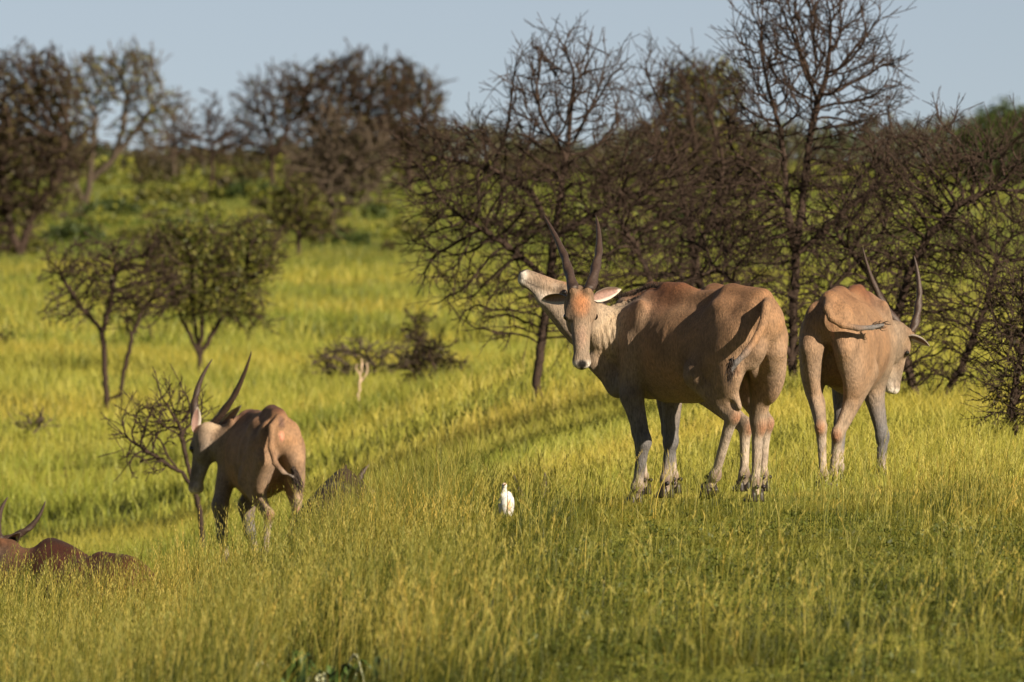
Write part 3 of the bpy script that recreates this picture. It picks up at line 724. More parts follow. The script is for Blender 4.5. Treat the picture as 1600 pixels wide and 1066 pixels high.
def egret():
    D = 55.8; o = at(791, 808, D); sc_ = FPX / D
    root = empty('egret', (o.x, o.y, o.z - .10))
    S = Sculpt(); W_ = (.58, .57, .54); BF = (.52, .27, .10)
    zz = lambda py: (808 - py) / sc_ + .10
    xx = lambda px: (px - 791) / sc_
    S.ell((0, 0, zz(792)), (.052, .085, .085), k=.03, col=W_)
    S.ell((.004, .01, zz(780)), (.040, .055, .055), k=.03, col=W_)
    S.chain([(xx(788), -.02, zz(785), .026), (xx(786), -.03, zz(774), .018), (xx(788), -.03, zz(766), .014), (xx(788), -.035, zz(759), .015)], k=.012, col=W_)
    S.ell((xx(788), -.035, zz(758)), (.016, .026, .017), k=.01, col=W_)
    S.cone((0, .06, zz(800)), (.0, .11, zz(812)), .035, .018, n=(0, 1, 0), f=.6, k=.03, col=W_)
    V, Q = S.mesh(.0045); C = S.colour(V, W_, .01)
    paint(V, C, (xx(795), -.06, zz(789)), (.022, .09, .055), BF, .85, .6); paint(V, C, (xx(788), -.04, zz(756)), (.02, .03, .02), BF, .7, .7)
    m = mat_noise('white_feathers', (.7, .7, .7), (1, 1, 1), 90, .7, .4, .003)
    n = m.node_tree; a = N(n, 'ShaderNodeVertexColor'); a.layer_name = 'Col'
    b = [x for x in n.nodes if x.type == 'BSDF_PRINCIPLED'][0]; rr = b.inputs['Base Color'].links[0].from_socket
    n.links.new(mixc(n, 1.0, a.outputs[0], rr, 'MULTIPLY'), b.inputs['Base Color'])
    mesh_obj('body', V, Q, m, root, col=C)
    BILL = mat_noise('bill_yellow', (.45, .22, .04), (.55, .30, .06), 30, .4)
    strands('bill', root, [(xx(788), -.055, zz(758))], [(xx(789) + .01, -.10, zz(754))], .007, BILL, 0, 1, 3)
    LEG = mat_noise('leg_dark', (.05, .05, .03), (.08, .07, .04), 30, .6)
    for sx in (-1, 1):
        leg = strands('leg', root, [(sx * .02, .0, .10)], [(sx * .022, .01, .0)], .006, LEG, 0, 2, 3)
    tag(root, 'small white egret with a buff breast standing in the grass', 'bird')
# ------------------------------------------------------------------ the land
def mat_ground():
    m, n, b, out = mat('savanna_ground')
    geo = N(n, 'ShaderNodeNewGeometry')
    n1 = N(n, 'ShaderNodeTexNoise', Scale=.06, Detail=6.0, Roughness=.6); n.links.new(geo.outputs['Position'], n1.inputs['Vector'])
    n2 = N(n, 'ShaderNodeTexNoise', Scale=1.3, Detail=6.0, Roughness=.7); n.links.new(geo.outputs['Position'], n2.inputs['Vector'])
    r1 = ramp(n, n1.outputs[0], [(.35, (.13, .15, .028)), (.50, (.20, .20, .032)), (.65, (.26, .24, .040))])
    r2 = ramp(n, n2.outputs[0], [(.3, (.5, .5, .5)), (.7, (1.2, 1.2, 1.1))])
    n.links.new(mixc(n, 1.0, r1.outputs[0], r2.outputs[0], 'MULTIPLY'), b.inputs['Base Color'])
    b.inputs['Roughness'].default_value = .95; b.inputs['Specular IOR Level'].default_value = .1
    bp = N(n, 'ShaderNodeBump', Strength=.8, Distance=.15); n.links.new(n2.outputs[0], bp.inputs['Height']); n.links.new(bp.outputs[0], b.inputs['Normal'])
    return m

def build_ground():
    ys = np.concatenate([np.linspace(-300, 20, 20)[:-1], np.linspace(20, 110, 180), np.geomspace(111, 9000, 110)])
    us = np.linspace(-1, 1, 161); us = np.sign(us) * np.abs(us) ** 1.6
    Y, U = np.meshgrid(ys, us, indexing='ij'); X = U * (30 + .9 * np.abs(Y)); Z = ground(X, Y)
    V = np.stack([X, Y, Z], 2).reshape(-1, 3); i = np.arange((len(ys) - 1) * len(us)).reshape(len(ys) - 1, -1)[:, :-1].ravel()
    mesh_obj('ground', V, np.stack([i, i + 1, i + 1 + len(us), i + len(us)], 1), mat_ground())['kind'] = 'structure'

def blades(name, x, y, h, wd, lean, segs, m, rs, kind='stuff', tint=None, z=None, az=None, label=None, sway=.35):
    """grass: one curved tapering blade per x, y; all in one mesh"""
    n = len(x); z = ground(x, y) if z is None else z
    az = rs.rand(n) * 2 * np.pi if az is None else az
    fa = rs.rand(n) * 2 * np.pi
    t = np.linspace(0, 1, segs + 1)[None, :]
    hh = h[:, None]; ln = lean[:, None]
    dx = np.cos(az)[:, None] * hh * ln * t ** 2.2; dy = np.sin(az)[:, None] * hh * ln * t ** 2.2
    dz = hh * (t - .38 * ln * t ** 2.4) - .02
    px = x[:, None] + dx; py = y[:, None] + dy; pz = z[:, None] + dz
    w_ = wd[:, None] * np.clip(1 - t, 0, 1) ** .6 * .5 + .0003
    sx, sy = np.cos(fa)[:, None] * w_, np.sin(fa)[:, None] * w_ * sway
    L = np.stack([px - sx, py - sy, pz], 2); Rr = np.stack([px + sx, py + sy, pz], 2)
    V = np.stack([L, Rr], 2).reshape(-1, 3)
    base = (np.arange(n) * 2 * (segs + 1))[:, None] + (np.arange(segs) * 2)[None, :]
    F = np.stack([base, base + 1, base + 3, base + 2], 2).reshape(-1, 4)
    c = rs.rand(n) if tint is None else tint
    C = np.zeros((len(V), 3), np.float32); C[:, 0] = np.repeat(c, 2 * (segs + 1)); C[:, 1] = np.tile(np.repeat(t[0], 2), n)
    return V, F, C

def join(parts):
    Vs, Fs, Cs, o = [], [], [], 0
    for V, F, C in parts: Vs.append(V); Fs.append(F + o); Cs.append(C); o += len(V)
    return np.concatenate(Vs), np.concatenate(Fs), np.concatenate(Cs)

def wedge(n, d0, d1, rs, p0=-60, p1=1660, power=1.0):
    """random places on the land between two depths"""
    d = (d0 ** (power + 1) + rs.rand(n) * (d1 ** (power + 1) - d0 ** (power + 1))) ** (1 / (power + 1))
    px = p0 + rs.rand(n) * (p1 - p0)
    t = rs.rand(n) < .24; e = rs.exponential(420, n); px = np.where(t, np.where(rs.rand(n) < .5, p0 - e, p1 + e), px)
    k = ~((d < 40.6) & (px > 432) & (px < 600)) | (rs.rand(len(px)) < .12); px, d = px[k], d[k]
    return (px - 800) / FPX * d, d

GRASS = lambda: mat_blade('green_grass', [(0, (.020, .030, .003)), (.3, (.045, .054, .005)), (.6, (.085, .088, .009)), (.84, (.19, .18, .030)), (1, (.38, .33, .09))],
                  [(.34, (.38, .52, .42)), (.46, (.80, .86, .7)), (.56, (1.05, 1.0, .85)), (.66, (1.35, 1.10, .85))], .35, .8)
MEADOW = lambda: mat_blade('meadow_grass', [(0, (.10, .118, .024)), (.35, (.235, .23, .040)), (.7, (.37, .335, .062)), (1, (.50, .41, .13))],
                  [(.34, (.66, .80, .62)), (.45, (.90, .96, .8)), (.55, (1.0, .99, .88)), (.66, (1.16, 1.03, .9))], .35, .10)

def build_grass():
    rs = np.random.RandomState(11)
    m = GRASS(); parts = []
    # short turf of the rise
    x, y = wedge(290000, 34, 70, rs)
    k = fnoise(x * .9, y * .5); q = fnoise(x * .35 + 20, y * .2 + 7)
    px = x / y * FPX + 800
    tallz = 1 - sstep(px, 520, 760)
    short = .03 + .05 * rs.rand(len(x)) + .07 * sstep(k, .45, .7) * (1 - .5 * sstep(y, 50, 53))
    parts.append(blades('g', x, y, short * (1 + 1.2 * tallz), .004 + .004 * rs.rand(len(x)), .3 + .7 * rs.rand(len(x)), 2, m, rs,
                        tint=np.clip(.02 + .32 * rs.rand(len(x)) ** 1.3 + .5 * (q - .45) + .5 * (k - .5) + .28 * sstep(y, 48, 56) + .30 * sstep(y, 54, 61) + .22 * sstep(px, 860, 1000) * sstep(y, 44, 52), 0, .95)))  # tint rises with depth: sunlit crest painted into the turf colour
    # tall seeding grass, dense on the left and along the crest
    x, y = wedge(92000, 36, 63, rs)
    px = x / y * FPX + 800; q = fnoise(x * .8 + 5, y * .45 + 2)
    dens = .95 * (1 - sstep(px, 650, 1000)) + .10 + .30 * sstep(y, 53.5, 55.5) * (1 - sstep(y, 58, 61)) * sstep(px, 880, 1000)
    dens *= sstep(q, .28, .55) * .75 + .25
    bird = (np.abs(px - 791) < 16) & (y > 49) & (y < 56)
    keep = (rs.rand(len(x)) < dens) & ~(bird & (rs.rand(len(x)) < .96)); x, y, px, q = x[keep], y[keep], px[keep], q[keep]
    n = len(x); H = (.12 + .42 * rs.rand(n) ** 1.6) * (.52 + .78 * (1 - sstep(px, 350, 950))) * (1 - .20 * sstep(px, 300, 340) * (1 - sstep(px, 480, 540)) * sstep(y, 50, 53)) * (.45 + 1.15 * fnoise(x * 2.3, y * 1.1 + 40)) * (1 - .44 * sstep(px, 860, 930) * (1 - sstep(px, 1400, 1500)) * sstep(y, 42, 52))
    az = rs.normal(-.4, 1.3, n)
    parts.append(blades('g', x, y, H, .003 + .004 * rs.rand(n), .08 + .9 * rs.rand(n) ** 2.2, 5, m, rs, az=az,
                        tint=np.clip(.02 + .88 * rs.rand(n) ** 1.9 + .6 * (fnoise(x * 1.7 + 3, y * .8) - .5) + .26 * sstep(y, 51, 60), 0, 1)))  # same painted brightening toward the sunlit crest
    # thin stems with feathery seed heads
    x, y = wedge(30000, 37, 63, rs)
    px = x / y * FPX + 800
    dens = .9 * (1 - sstep(px, 640, 900)) + .22 - .10 * (px > 880) * (px < 1420) * (y > 44)
    keep = (rs.rand(len(x)) < dens) & ~((np.abs(px - 791) < 24) & (y > 47) & (y < 56)); x, y = x[keep], y[keep]; px = px[keep]; n = len(x)
    H = (.30 + .46 * rs.rand(n) ** 1.6) * (.62 + .55 * (1 - sstep(px, 350, 950))); ln = .08 + .42 * rs.rand(n) ** 1.4; az = rs.normal(-.3, 1.6, n); z = ground(x, y); tint = .6 + .4 * rs.rand(n)
    parts.append(blades('g', x, y, H, np.full(n, .0036), ln, 5, m, rs, az=az, tint=tint))
    reps = 9; i = np.repeat(np.arange(n), reps); t = .72 + .28 * np.tile(np.linspace(0, 1, reps), n)
    hx = x[i] + np.cos(az[i]) * H[i] * ln[i] * t ** 2.2; hy = y[i] + np.sin(az[i]) * H[i] * ln[i] * t ** 2.2; hz = z[i] + H[i] * (t - .38 * ln[i] * t ** 2.4) - .0
    parts.append(blades('g', hx, hy, .016 + .02 * rs.rand(len(i)), np.full(len(i), .004), .3 + .5 * rs.rand(len(i)), 2, m, rs, z=hz, tint=np.clip(tint[i] + .12, 0, 1)))
    # the tallest stems along the crest, seen against the valley
    n = 5000; y = 52 + 8 * rs.rand(n); px = np.where(rs.rand(n) < .24, -60 + 350 * rs.rand(n), 430 + 320 * rs.beta(2, 2, n)); e_ = rs.rand(n) < .09; px[e_] = 880 + 700 * rs.rand(e_.sum()); x = (px - 800) / FPX * y
    y = np.where(px < 300, y - 2, y)
    H = np.where(e_, .20 + .30 * rs.rand(n), .42 + .42 * rs.rand(n) ** 2); ln = .08 + .5 * rs.rand(n) ** 1.5; az = rs.normal(-.2, 1.8, n)
    parts.append(blades('g', x, y, H, np.full(n, .0042), ln, 6, m, rs, az=az, tint=.62 + .38 * rs.rand(n)))
    # low leafy herbs between the grass on the right
    x, y = wedge(330, 37, 52, rs, 700, 1680); lp = []
    for xx, yy in zip(x, y):
        if fnoise(xx * 1.1 + 31, yy * .5) + rs.normal(0, .12) < .52: continue
        k_ = rs.randint(40, 110); c0 = np.array([xx, yy, gz(xx, yy) + .06]); lp.append(leaves(c0 + rs.normal(0, 1, (30, 3)) * (.16, .3, .035), k_, .013, rs, .02))
    V, F, C = join(lp); C[:, 0] *= .6; o = mesh_obj('herbs', V, F, HERB, smooth=False, col=C); o['kind'] = 'stuff'; o['label'] = 'dark green low herbs in the near grass on the right'
    V, F, C = join(parts); o = mesh_obj('tall_grass', V, F, m, col=C); o['kind'] = 'stuff'; o['label'] = 'green and straw coloured grass with thin seed heads on the near rise'
    # the meadow beyond: coarser with distance
    m2 = MEADOW(); parts = []
    for (d0, d1, n, h0, w0) in ((60, 95, 140000, .30, .010), (95, 170, 115000, .42, .02), (170, 330, 90000, .5, .045), (330, 700, 57000, .6, .10)):
        x, y = wedge(n, d0, d1, rs, -80, 1680); n = len(x); q = fnoise(x * .14, y * .07)
        parts.append(blades('g', x, y, h0 * (.2 + .8 * rs.rand(n) ** 1.5) * (.5 + fnoise(x * .6, y * .3)), w0 * (.5 + .8 * rs.rand(n)), .2 + .5 * rs.rand(n), 2, m2, rs, tint=np.clip(.20 + .55 * rs.rand(n) + .5 * (q - .5) + .4 * (fnoise(x * .9 + 9, y * .25) - .5) - .45 * sstep(y, 230, 320) - .14 * sstep(y, 140, 200), 0, 1)))
    V, F, C = join(parts); o = mesh_obj('meadow_grass', V, F, m2, col=C); o['kind'] = 'stuff'; o['label'] = 'yellow green meadow grass filling the valley'

# ------------------------------------------------------------------ trees
BARK = mat_noise('dark_bark', (.015, .010, .0075), (.050, .031, .022), 30, .85, .6, .01, .2)
BARKG = mat_noise('grey_bark', (.04, .030, .022), (.08, .06, .042), 20, .85, .6, .02, .2)
BARKP = mat_noise('pale_dead_wood', (.30, .22, .14), (.48, .36, .25), 20, .8, .5, .01, .2)
LEAF_O = mat_blade('olive_leaves', [(0, (.04, .048, .012)), (.5, (.095, .10, .02)), (1, (.18, .165, .035))], [(.3, (.7, .7, .7)), (.7, (1.2, 1.2, 1.1))], .3, .5)
LEAF_B = mat_blade('brownish_leaves', [(0, (.022, .018, .010)), (.5, (.045, .036, .016)), (1, (.085, .07, .022))], [(.3, (.7, .7, .7)), (.7, (1.2, 1.2, 1.1))], .25, .5)
LEAF_G = mat_blade('green_leaves', [(0, (.022, .040, .012)), (.5, (.050, .075, .020)), (1, (.10, .12, .03))], [(.3, (.7, .7, .7)), (.7, (1.2, 1.2, 1.1))], .35, .5)

HERB = mat_blade('herb_leaves', [(0, (.05, .065, .012)), (.5, (.10, .12, .020)), (1, (.18, .18, .035))], [(.3, (.7, .7, .7)), (.7, (1.2, 1.2, 1.1))], .35, .5)
def grow(paths, att, step, kill, rs, tropism=(0, 0, 0), maxn=14000, maxit=260, jit=.25, inertia=.8):
    """space colonisation from trunk paths into a cloud of points"""
    P, par = [], []
    for path in paths:
        pts = [np.array(p, float) for p in path]
        if P:
            dd = [np.linalg.norm(p - pts[0]) for p in P]; j = int(np.argmin(dd)); prev = j if dd[j] < 4 * step else -1
            if prev == -1: P.append(pts[0]); par.append(-1); prev = len(P) - 1
        else: P.append(pts[0]); par.append(-1); prev = 0
        for a, b in zip(pts, pts[1:]):
            L = np.linalg.norm(b - a); k = max(1, int(L / step))
            for i in range(1, k + 1):
                q = a + (b - a) * i / k + rs.normal(0, step * .10, 3); P.append(q); par.append(prev); prev = len(P) - 1
    P = np.array(P); par = list(par)
    A = att.copy(); best = np.full(len(A), 1e9); who = np.zeros(len(A), int)
    def upd(s0):
        nonlocal best, who
        Q = P[s0:]
        for c in range(0, len(Q), 512):
            D = np.linalg.norm(A[:, None] - Q[None, c:c + 512], axis=2); j = D.argmin(1); d = D[np.arange(len(A)), j]
            m = d < best; best[m] = d[m]; who[m] = j[m] + s0 + c
    upd(0); kids = {}
    dirs = np.zeros_like(P); pa = np.array(par); hp = pa >= 0; dirs[hp] = P[hp] - P[pa[hp]]; dirs /= np.linalg.norm(dirs, axis=1)[:, None] + 1e-9
    for it in range(maxit):
        k = best > kill; A, best, who = A[k], best[k], who[k]
        if len(A) < 5 or len(P) > maxn: break
        v = (A - P[who]); v /= np.linalg.norm(v, axis=1)[:, None] + 1e-9
        acc = np.zeros((len(P), 3)); np.add.at(acc, who, v); ids = np.unique(who)
        new = []; np_ = []; nd = []
        for i in ids:
            if kids.get(i, 0) >= 3: continue
            d = acc[i]; L = np.linalg.norm(d)
            if L < 1e-6: continue
            d = d / L + (inertia * dirs[i] if kids.get(i, 0) == 0 else .15 * dirs[i]) + rs.normal(0, jit, 3) + tropism; d /= np.linalg.norm(d)
            new.append(P[i] + d * step); nd.append(d); np_.append(i); kids[i] = kids.get(i, 0) + 1
        if not new: break
        s0 = len(P); P = np.concatenate([P, np.array(new)]); dirs = np.concatenate([dirs, np.array(nd)]); par += np_; upd(s0)
    return P, np.array(par)

def twigs(P, par, rs, L, share=.8, n=2, frac=.25):
    """long fine twigs that leave the outer branches at a narrow angle, each with a short side spur"""
    wgt = np.ones(len(P)); kids = np.zeros(len(P), int); np.add.at(kids, par[par >= 0], 1)
    for i in range(len(P) - 1, 0, -1):
        if par[i] >= 0: wgt[par[i]] += wgt[i]
    cand = np.where((wgt < 22) & (par >= 0))[0]; NP, NR = [P], [par]; o = len(P)
    gp = np.where(par >= 0, np.where(par[par] >= 0, par[par], par), 0)
    D = P - P[gp]; D /= np.linalg.norm(D, axis=1)[:, None] + 1e-9
    for r in range(n):
        c = cand[rs.rand(len(cand)) < share * np.where(kids[cand] == 0, 2.0, 1.0)]
        v = D[c] * (1.0 if r else 1.5) + rs.normal(0, .42, (len(c), 3)); v[:, 2] += .08; v /= np.linalg.norm(v, axis=1)[:, None]
        l = (L * (.35 + 1.1 * rs.rand(len(c)) ** 1.5))[:, None] / 3
        a = P[c]; last = c
        for k in range(3):
            v = v + rs.normal(0, .17, v.shape); v /= np.linalg.norm(v, axis=1)[:, None]
            a = a + v * l; NP.append(a); NR.append(last); last = np.arange(len(c)) + o; o += len(c)
            if k < 2:
                m = rs.rand(len(c)) < .45; sv = v[m] + rs.normal(0, .6, (m.sum(), 3))
                NP.append(a[m] + sv * l[m] * .8); NR.append(last[m]); o += int(m.sum())
    return np.concatenate(NP), np.concatenate(NR)

def tubes(P, par, tip_r, rmax=None, expo=2.7, m=4):
    n = len(P); r = np.zeros(n); acc = np.zeros(n)
    order = np.argsort(-np.arange(n)); kids = np.zeros(n, int); np.add.at(kids, par[par >= 0], 1)
    depth = np.zeros(n, int)
    for i in range(n):
        if par[i] >= 0: depth[i] = depth[par[i]] + 1
    for i in np.argsort(-depth, kind='stable'):
        if kids[i] == 0: acc[i] = tip_r ** expo
        r[i] = acc[i] ** (1 / expo)
        if par[i] >= 0: acc[par[i]] += acc[i]
    if rmax: r = r * min(1, rmax / r.max()) ** np.clip((r - tip_r) / (r.max() - tip_r + 1e-9), 0, 1)
    d = np.zeros((n, 3)); h = par >= 0; d[h] = P[h] - P[par[h]]; d[~h] = (0, 0, 1)
    d /= np.linalg.norm(d, axis=1)[:, None] + 1e-9
    ref = np.array([.35, .9, .25]); e1 = np.cross(d, ref); e1 /= np.linalg.norm(e1, axis=1)[:, None] + 1e-9; e2 = np.cross(d, e1)
    an = 2 * np.pi * np.arange(m) / m
    V = P[:, None] + (e1[:, None] * np.cos(an)[None, :, None] + e2[:, None] * np.sin(an)[None, :, None]) * r[:, None, None]
    i = np.where(h)[0]; F = []
    for j in range(m):
        k = (j + 1) % m; F.append(np.stack([par[i] * m + j, par[i] * m + k, i * m + k, i * m + j], 1))
    F = np.stack(F, 1).reshape(-1, 4)          # grouped by node
    return V.reshape(-1, 3), F, r, i

def leaves(P, n, size, rs, spread):
    k = rs.randint(0, len(P), n); c = P[k] + rs.normal(0, spread, (n, 3))
    a = rs.normal(0, 1, (n, 3)); a /= np.linalg.norm(a, axis=1)[:, None]; b = np.cross(a, rs.normal(0, 1, (n, 3))); b /= np.linalg.norm(b, axis=1)[:, None]
    s = (size * (.5 + rs.rand(n)))[:, None]
    V = np.stack([c - a * s, c - b * s * .5, c + a * s, c + b * s * .5], 1).reshape(-1, 3)
    C = np.zeros((len(V), 3)); C[:, 0] = np.repeat(rs.rand(n), 4)
    return V, np.arange(4 * n).reshape(-1, 4), C

def blob(px, py, rx, ry, D, n, rs, deep=.75, dd=0.0, hollow=.1, lumpy=.0):
    """points inside an ellipsoid that is seen at px, py with radii rx, ry"""
    v = rs.normal(0, 1, (n, 3)); v /= np.linalg.norm(v, axis=1)[:, None]; rad = (hollow + (1 - hollow) * rs.rand(n)) ** (1 / 2.6) * (1 + .22 * rs.rand(n) ** 4)
    v *= rad[:, None]; c = at(px, py, D + dd); s = D / FPX
    out = np.array(c)[None] + v * np.array([rx * s, rx * s * deep, ry * s])[None]
    return out

def tree(name, label, cat, D, base, paths, blobs, seed, step=9, kill=11, tip=.9, natt=2600, twig=(3.0, .5, 1), leaf=None, bark=None, group=None, tropism=(0, 0, 0), rmax=None, deep=.75, trunk_r=2.6, jit=.25, dd=0, inertia=.8):
    """base and paths in photo pixels at depth D (path points may carry a depth offset); sizes step, kill, tip in photo pixels"""
    rs = np.random.RandomState(seed); u = D / FPX; bark = bark or BARK
    b0 = at(base[0], base[1], D); g = gz(b0.x, D)
    root = empty(name, (b0.x, D, g - .02))
    pp = []
    for i, path in enumerate(paths):
        q = [np.array(at(p[0], p[1], D + (p[2] * u if len(p) > 2 else 0))) for p in path]
        if i == 0: q = [np.array((b0.x, D, g - .05))] + q
        pp.append(q)
    tot = sum(b[2] * b[3] * (b[4] if len(b) > 4 else 1) for b in blobs)
    att = np.concatenate([blob(b[0], b[1], b[2], b[3], D, max(20, int(natt * b[2] * b[3] * (b[4] if len(b) > 4 else 1) / tot)), rs, deep, (b[5] * u if len(b) > 5 else 0)) for b in blobs])
    zg = ground(att[:, 0], att[:, 1]); att = att[att[:, 2] > zg + .12]
    P, par = grow(pp, att, step * u, kill * u, rs, tropism, jit=jit, inertia=inertia)
    base_n = len(P)
    if twig: P, par = twigs(P, par, rs, twig[0] * step * u, twig[1], twig[2])
    P = P - np.array(root.location)[None]
    V, F, r, ids = tubes(P, par, tip * u * .5, rmax * u if rmax else None)
    m = 4; thick = r[ids] > trunk_r * u
    Fn = F.reshape(len(ids), m, 4)
    def sub(mask, nm):
        f = Fn[mask].reshape(-1, 4)
        if not len(f): return None
        us, inv = np.unique(f, return_inverse=True)
        return mesh_obj(nm, V[us], inv.reshape(-1, 4), bark, root)
    sub(thick, 'trunk'); cr = sub(~thick, 'crown')
    if leaf:
        n, size, spread, lm = leaf
        src = P[base_n // 6:base_n] if base_n > 100 else P
        lv = leaves(src, n, size * u, rs, spread * u); o = mesh_obj('foliage', lv[0], lv[1], lm, root, smooth=False, col=lv[2])
    tag(root, label, cat, group)
    return root
import time as _t
_t0 = _t.time()
build_ground()

# ------------------------------------------------------------------ the bare thorn trees behind the animals
T = 'bare thorn trees behind the elands'
tree('thorn_tree', 'wide bare thorn tree with an upright crown behind the raised horns', 'tree', 96, (845, 604),
     [[(838, 600), (848, 520), (858, 440), (866, 370), (876, 300), (885, 240)], [(866, 370), (940, 330, 40), (1000, 300, 60)], [(858, 440), (800, 390, -30), (740, 350, -40)],
      [(866, 370), (830, 300, 30), (760, 260, 40)], [(1048, 602, -60), (1036, 540, -60), (1022, 470, -50), (1010, 420, -40), (985, 370, -20), (960, 330, 0)]],
     [(880, 160, 95, 105, 1.5), (770, 265, 140, 85, 1.0), (665, 245, 60, 60, .6), (850, 330, 190, 95), (960, 400, 110, 110), (740, 395, 110, 75, .8), (800, 480, 90, 60, .5), (900, 470, 90, 70, .6), (1010, 300, 90, 110)],
     21, step=8, kill=15, jit=.16, natt=4200, group=T, tip=.95, twig=(5.5, .45, 2), inertia=1.1, rmax=7.5, tropism=(0, 0, .04))
tree('thorn_tree', 'tallest bare thorn tree, its crown leaving the top of the picture', 'tree', 88, (1240, 668),
     [[(1240, 640), (1238, 560), (1241, 470), (1243, 400), (1232, 330), (1226, 250), (1216, 190)], [(1243, 400), (1256, 300, 20), (1262, 230, 20), (1280, 150, 20)], [(1232, 330), (1180, 270, 30), (1150, 240, 40)],
      [(1243, 400), (1320, 330, -30), (1380, 280, -40)], [(1238, 560), (1300, 450, -30), (1350, 400, -50)], [(1238, 560), (1180, 470, -20), (1120, 420, -30)]],
     [(1235, 100, 100, 120, 1.3), (1320, 130, 90, 95, 1.1), (1190, 190, 70, 90, .8), (1280, 30, 100, 60), (1350, 250, 90, 70, .7), (1230, 330, 170, 90, .8), (1180, 440, 150, 100, .9), (1330, 440, 110, 90, .8), (1260, 530, 150, 60, .4)],
     33, step=8, kill=15, jit=.16, natt=4200, group=T, tip=.95, twig=(5.5, .45, 2), inertia=1.1, rmax=8, tropism=(0, 0, .05))
tree('thorn_tree', 'sprawling bare thorn tree at the right with low arching branches', 'tree', 82, (1450, 690),
     [[(1445, 660), (1420, 580), (1400, 500), (1420, 430), (1450, 370)], [(1400, 500), (1350, 420, 30), (1310, 370, 40)], [(1445, 660), (1500, 580, 20), (1540, 480, 20), (1560, 400, 20)], [(1420, 580), (1340, 560, -20), (1290, 600, -30)], [(1450, 370), (1500, 320), (1560, 290)]],
     [(1480, 270, 150, 75), (1420, 350, 150, 90), (1540, 330, 100, 100), (1500, 440, 150, 110), (1400, 540, 120, 90, .7), (1470, 620, 110, 55, .8), (1590, 250, 70, 60, .8), (1480, 200, 30, 45, .5)],
     47, step=8, kill=15, jit=.16, natt=3500, group=T, tip=.95, twig=(5.5, .45, 2), inertia=1.1, rmax=8)
tree('thorn_tree', 'bare thorn tree standing between the upright one and the tallest one', 'tree', 108, (1105, 560),
     [[(1105, 540), (1100, 470), (1085, 400), (1070, 330), (1060, 260)], [(1085, 400), (1120, 320, 20), (1130, 260, 20)]],
     [(1050, 180, 80, 100, 1.1), (1110, 200, 60, 80, .8), (1080, 300, 130, 90, 1.1), (1100, 400, 130, 80)],
     52, step=8, kill=15, jit=.16, natt=1500, group=T, tip=.95, twig=(5.5, .45, 2), inertia=1.1, rmax=7)
tree('thorn_bush', 'dark twiggy bush cut by the right edge of the picture', 'bush', 70, (1590, 735),
     [[(1588, 700), (1580, 640), (1590, 580), (1600, 520)], [(1580, 640), (1620, 560, 20)]],
     [(1600, 500, 60, 90), (1600, 620, 70, 80), (1560, 690, 45, 40, .5), (1610, 700, 60, 40)],
     58, step=8, kill=13, jit=.16, natt=1500, group=T, tip=.95, twig=(5.5, .45, 2), inertia=1.1, rmax=7, leaf=(2500, 3.0, 8, LEAF_B))

# ------------------------------------------------------------------ smaller trees of the left meadow
G = 'small trees in the left meadow'
tree('acacia_tree', 'brown vase shaped acacia with two trunks in the left meadow', 'tree', 134, (167, 632),
     [[(165, 600), (162, 550), (160, 520)], [(188, 625), (192, 590), (203, 540), (215, 500)], [(160, 520), (120, 470), (95, 430)], [(160, 520), (175, 460), (180, 410)]],
     [(120, 420, 45, 45), (175, 430, 55, 60), (235, 440, 50, 60), (170, 480, 90, 40, .5)], 61, step=8, kill=9, natt=1100, group=G, tip=1.3, rmax=5, inertia=1.3, bark=BARK, leaf=(900, 2.6, 6, LEAF_B), twig=(3.0, .5, 1), tropism=(0, 0, .12))
tree('acacia_tree', 'green leafed vase shaped acacia behind the left eland horns', 'tree', 150, (312, 596),
     [[(312, 580), (312, 556)], [(312, 556), (285, 500), (262, 440)], [(312, 556), (318, 480), (320, 410)], [(312, 556), (345, 500), (380, 430)], [(312, 556), (300, 480, 20), (300, 420, 20)]],
     [(270, 400, 50, 50), (330, 390, 60, 45), (395, 400, 45, 50), (330, 460, 90, 45, .7), (400, 500, 30, 25, .3)], 62, step=8, kill=9, natt=1300, group=G, tip=1.3, rmax=4.5, inertia=1.3, leaf=(8000, 3.0, 8, LEAF_O), twig=(3.0, .5, 1), tropism=(0, 0, .12))
tree('thorn_sapling', 'small bare leaning thorn tree left of the eland that looks left', 'tree', 86, (318, 822),
     [[(313, 800), (304, 765), (285, 740), (262, 715)], [(304, 765), (290, 715), (282, 670)], [(285, 740), (240, 712), (205, 690)]],
     [(235, 665, 55, 38), (210, 690, 35, 28, .6), (270, 640, 35, 40), (300, 660, 25, 45, .6), (240, 720, 50, 18, .4)], 63, step=7, kill=8, natt=420, group=G, tip=1.2, rmax=4.5, twig=(5.0, .35, 1), bark=BARK, inertia=1.6)
tree('sapling', 'thin upright dark sapling in the middle of the meadow', 'tree', 150, (655, 560),
     [[(652, 530), (648, 500)]], [(650, 515, 16, 30), (660, 550, 14, 18)], 64, step=6, kill=7, natt=160, group=G, tip=1.7, rmax=3, leaf=(500, 2.6, 5, LEAF_B))
tree('shrub', 'dark low shrub in the middle of the meadow', 'shrub', 128, (682, 648),
     [[(682, 620), (680, 590)]], [(670, 570, 32, 38), (700, 590, 32, 34), (655, 600, 22, 24)], 65, step=6, kill=7, natt=700, tip=1.7, rmax=4, leaf=(1700, 2.8, 6, LEAF_B), group='shrubs in the meadow')
tree('shrub', 'sparse purplish brown shrub around the pale dead stem', 'shrub', 142, (590, 628),
     [[(590, 610), (588, 590)]], [(545, 565, 50, 32), (610, 565, 50, 28), (560, 590, 60, 26)], 66, step=7, kill=8, natt=500, tip=1.8, rmax=3, leaf=(900, 2.4, 9, LEAF_B), group='shrubs in the meadow', bark=BARKG)
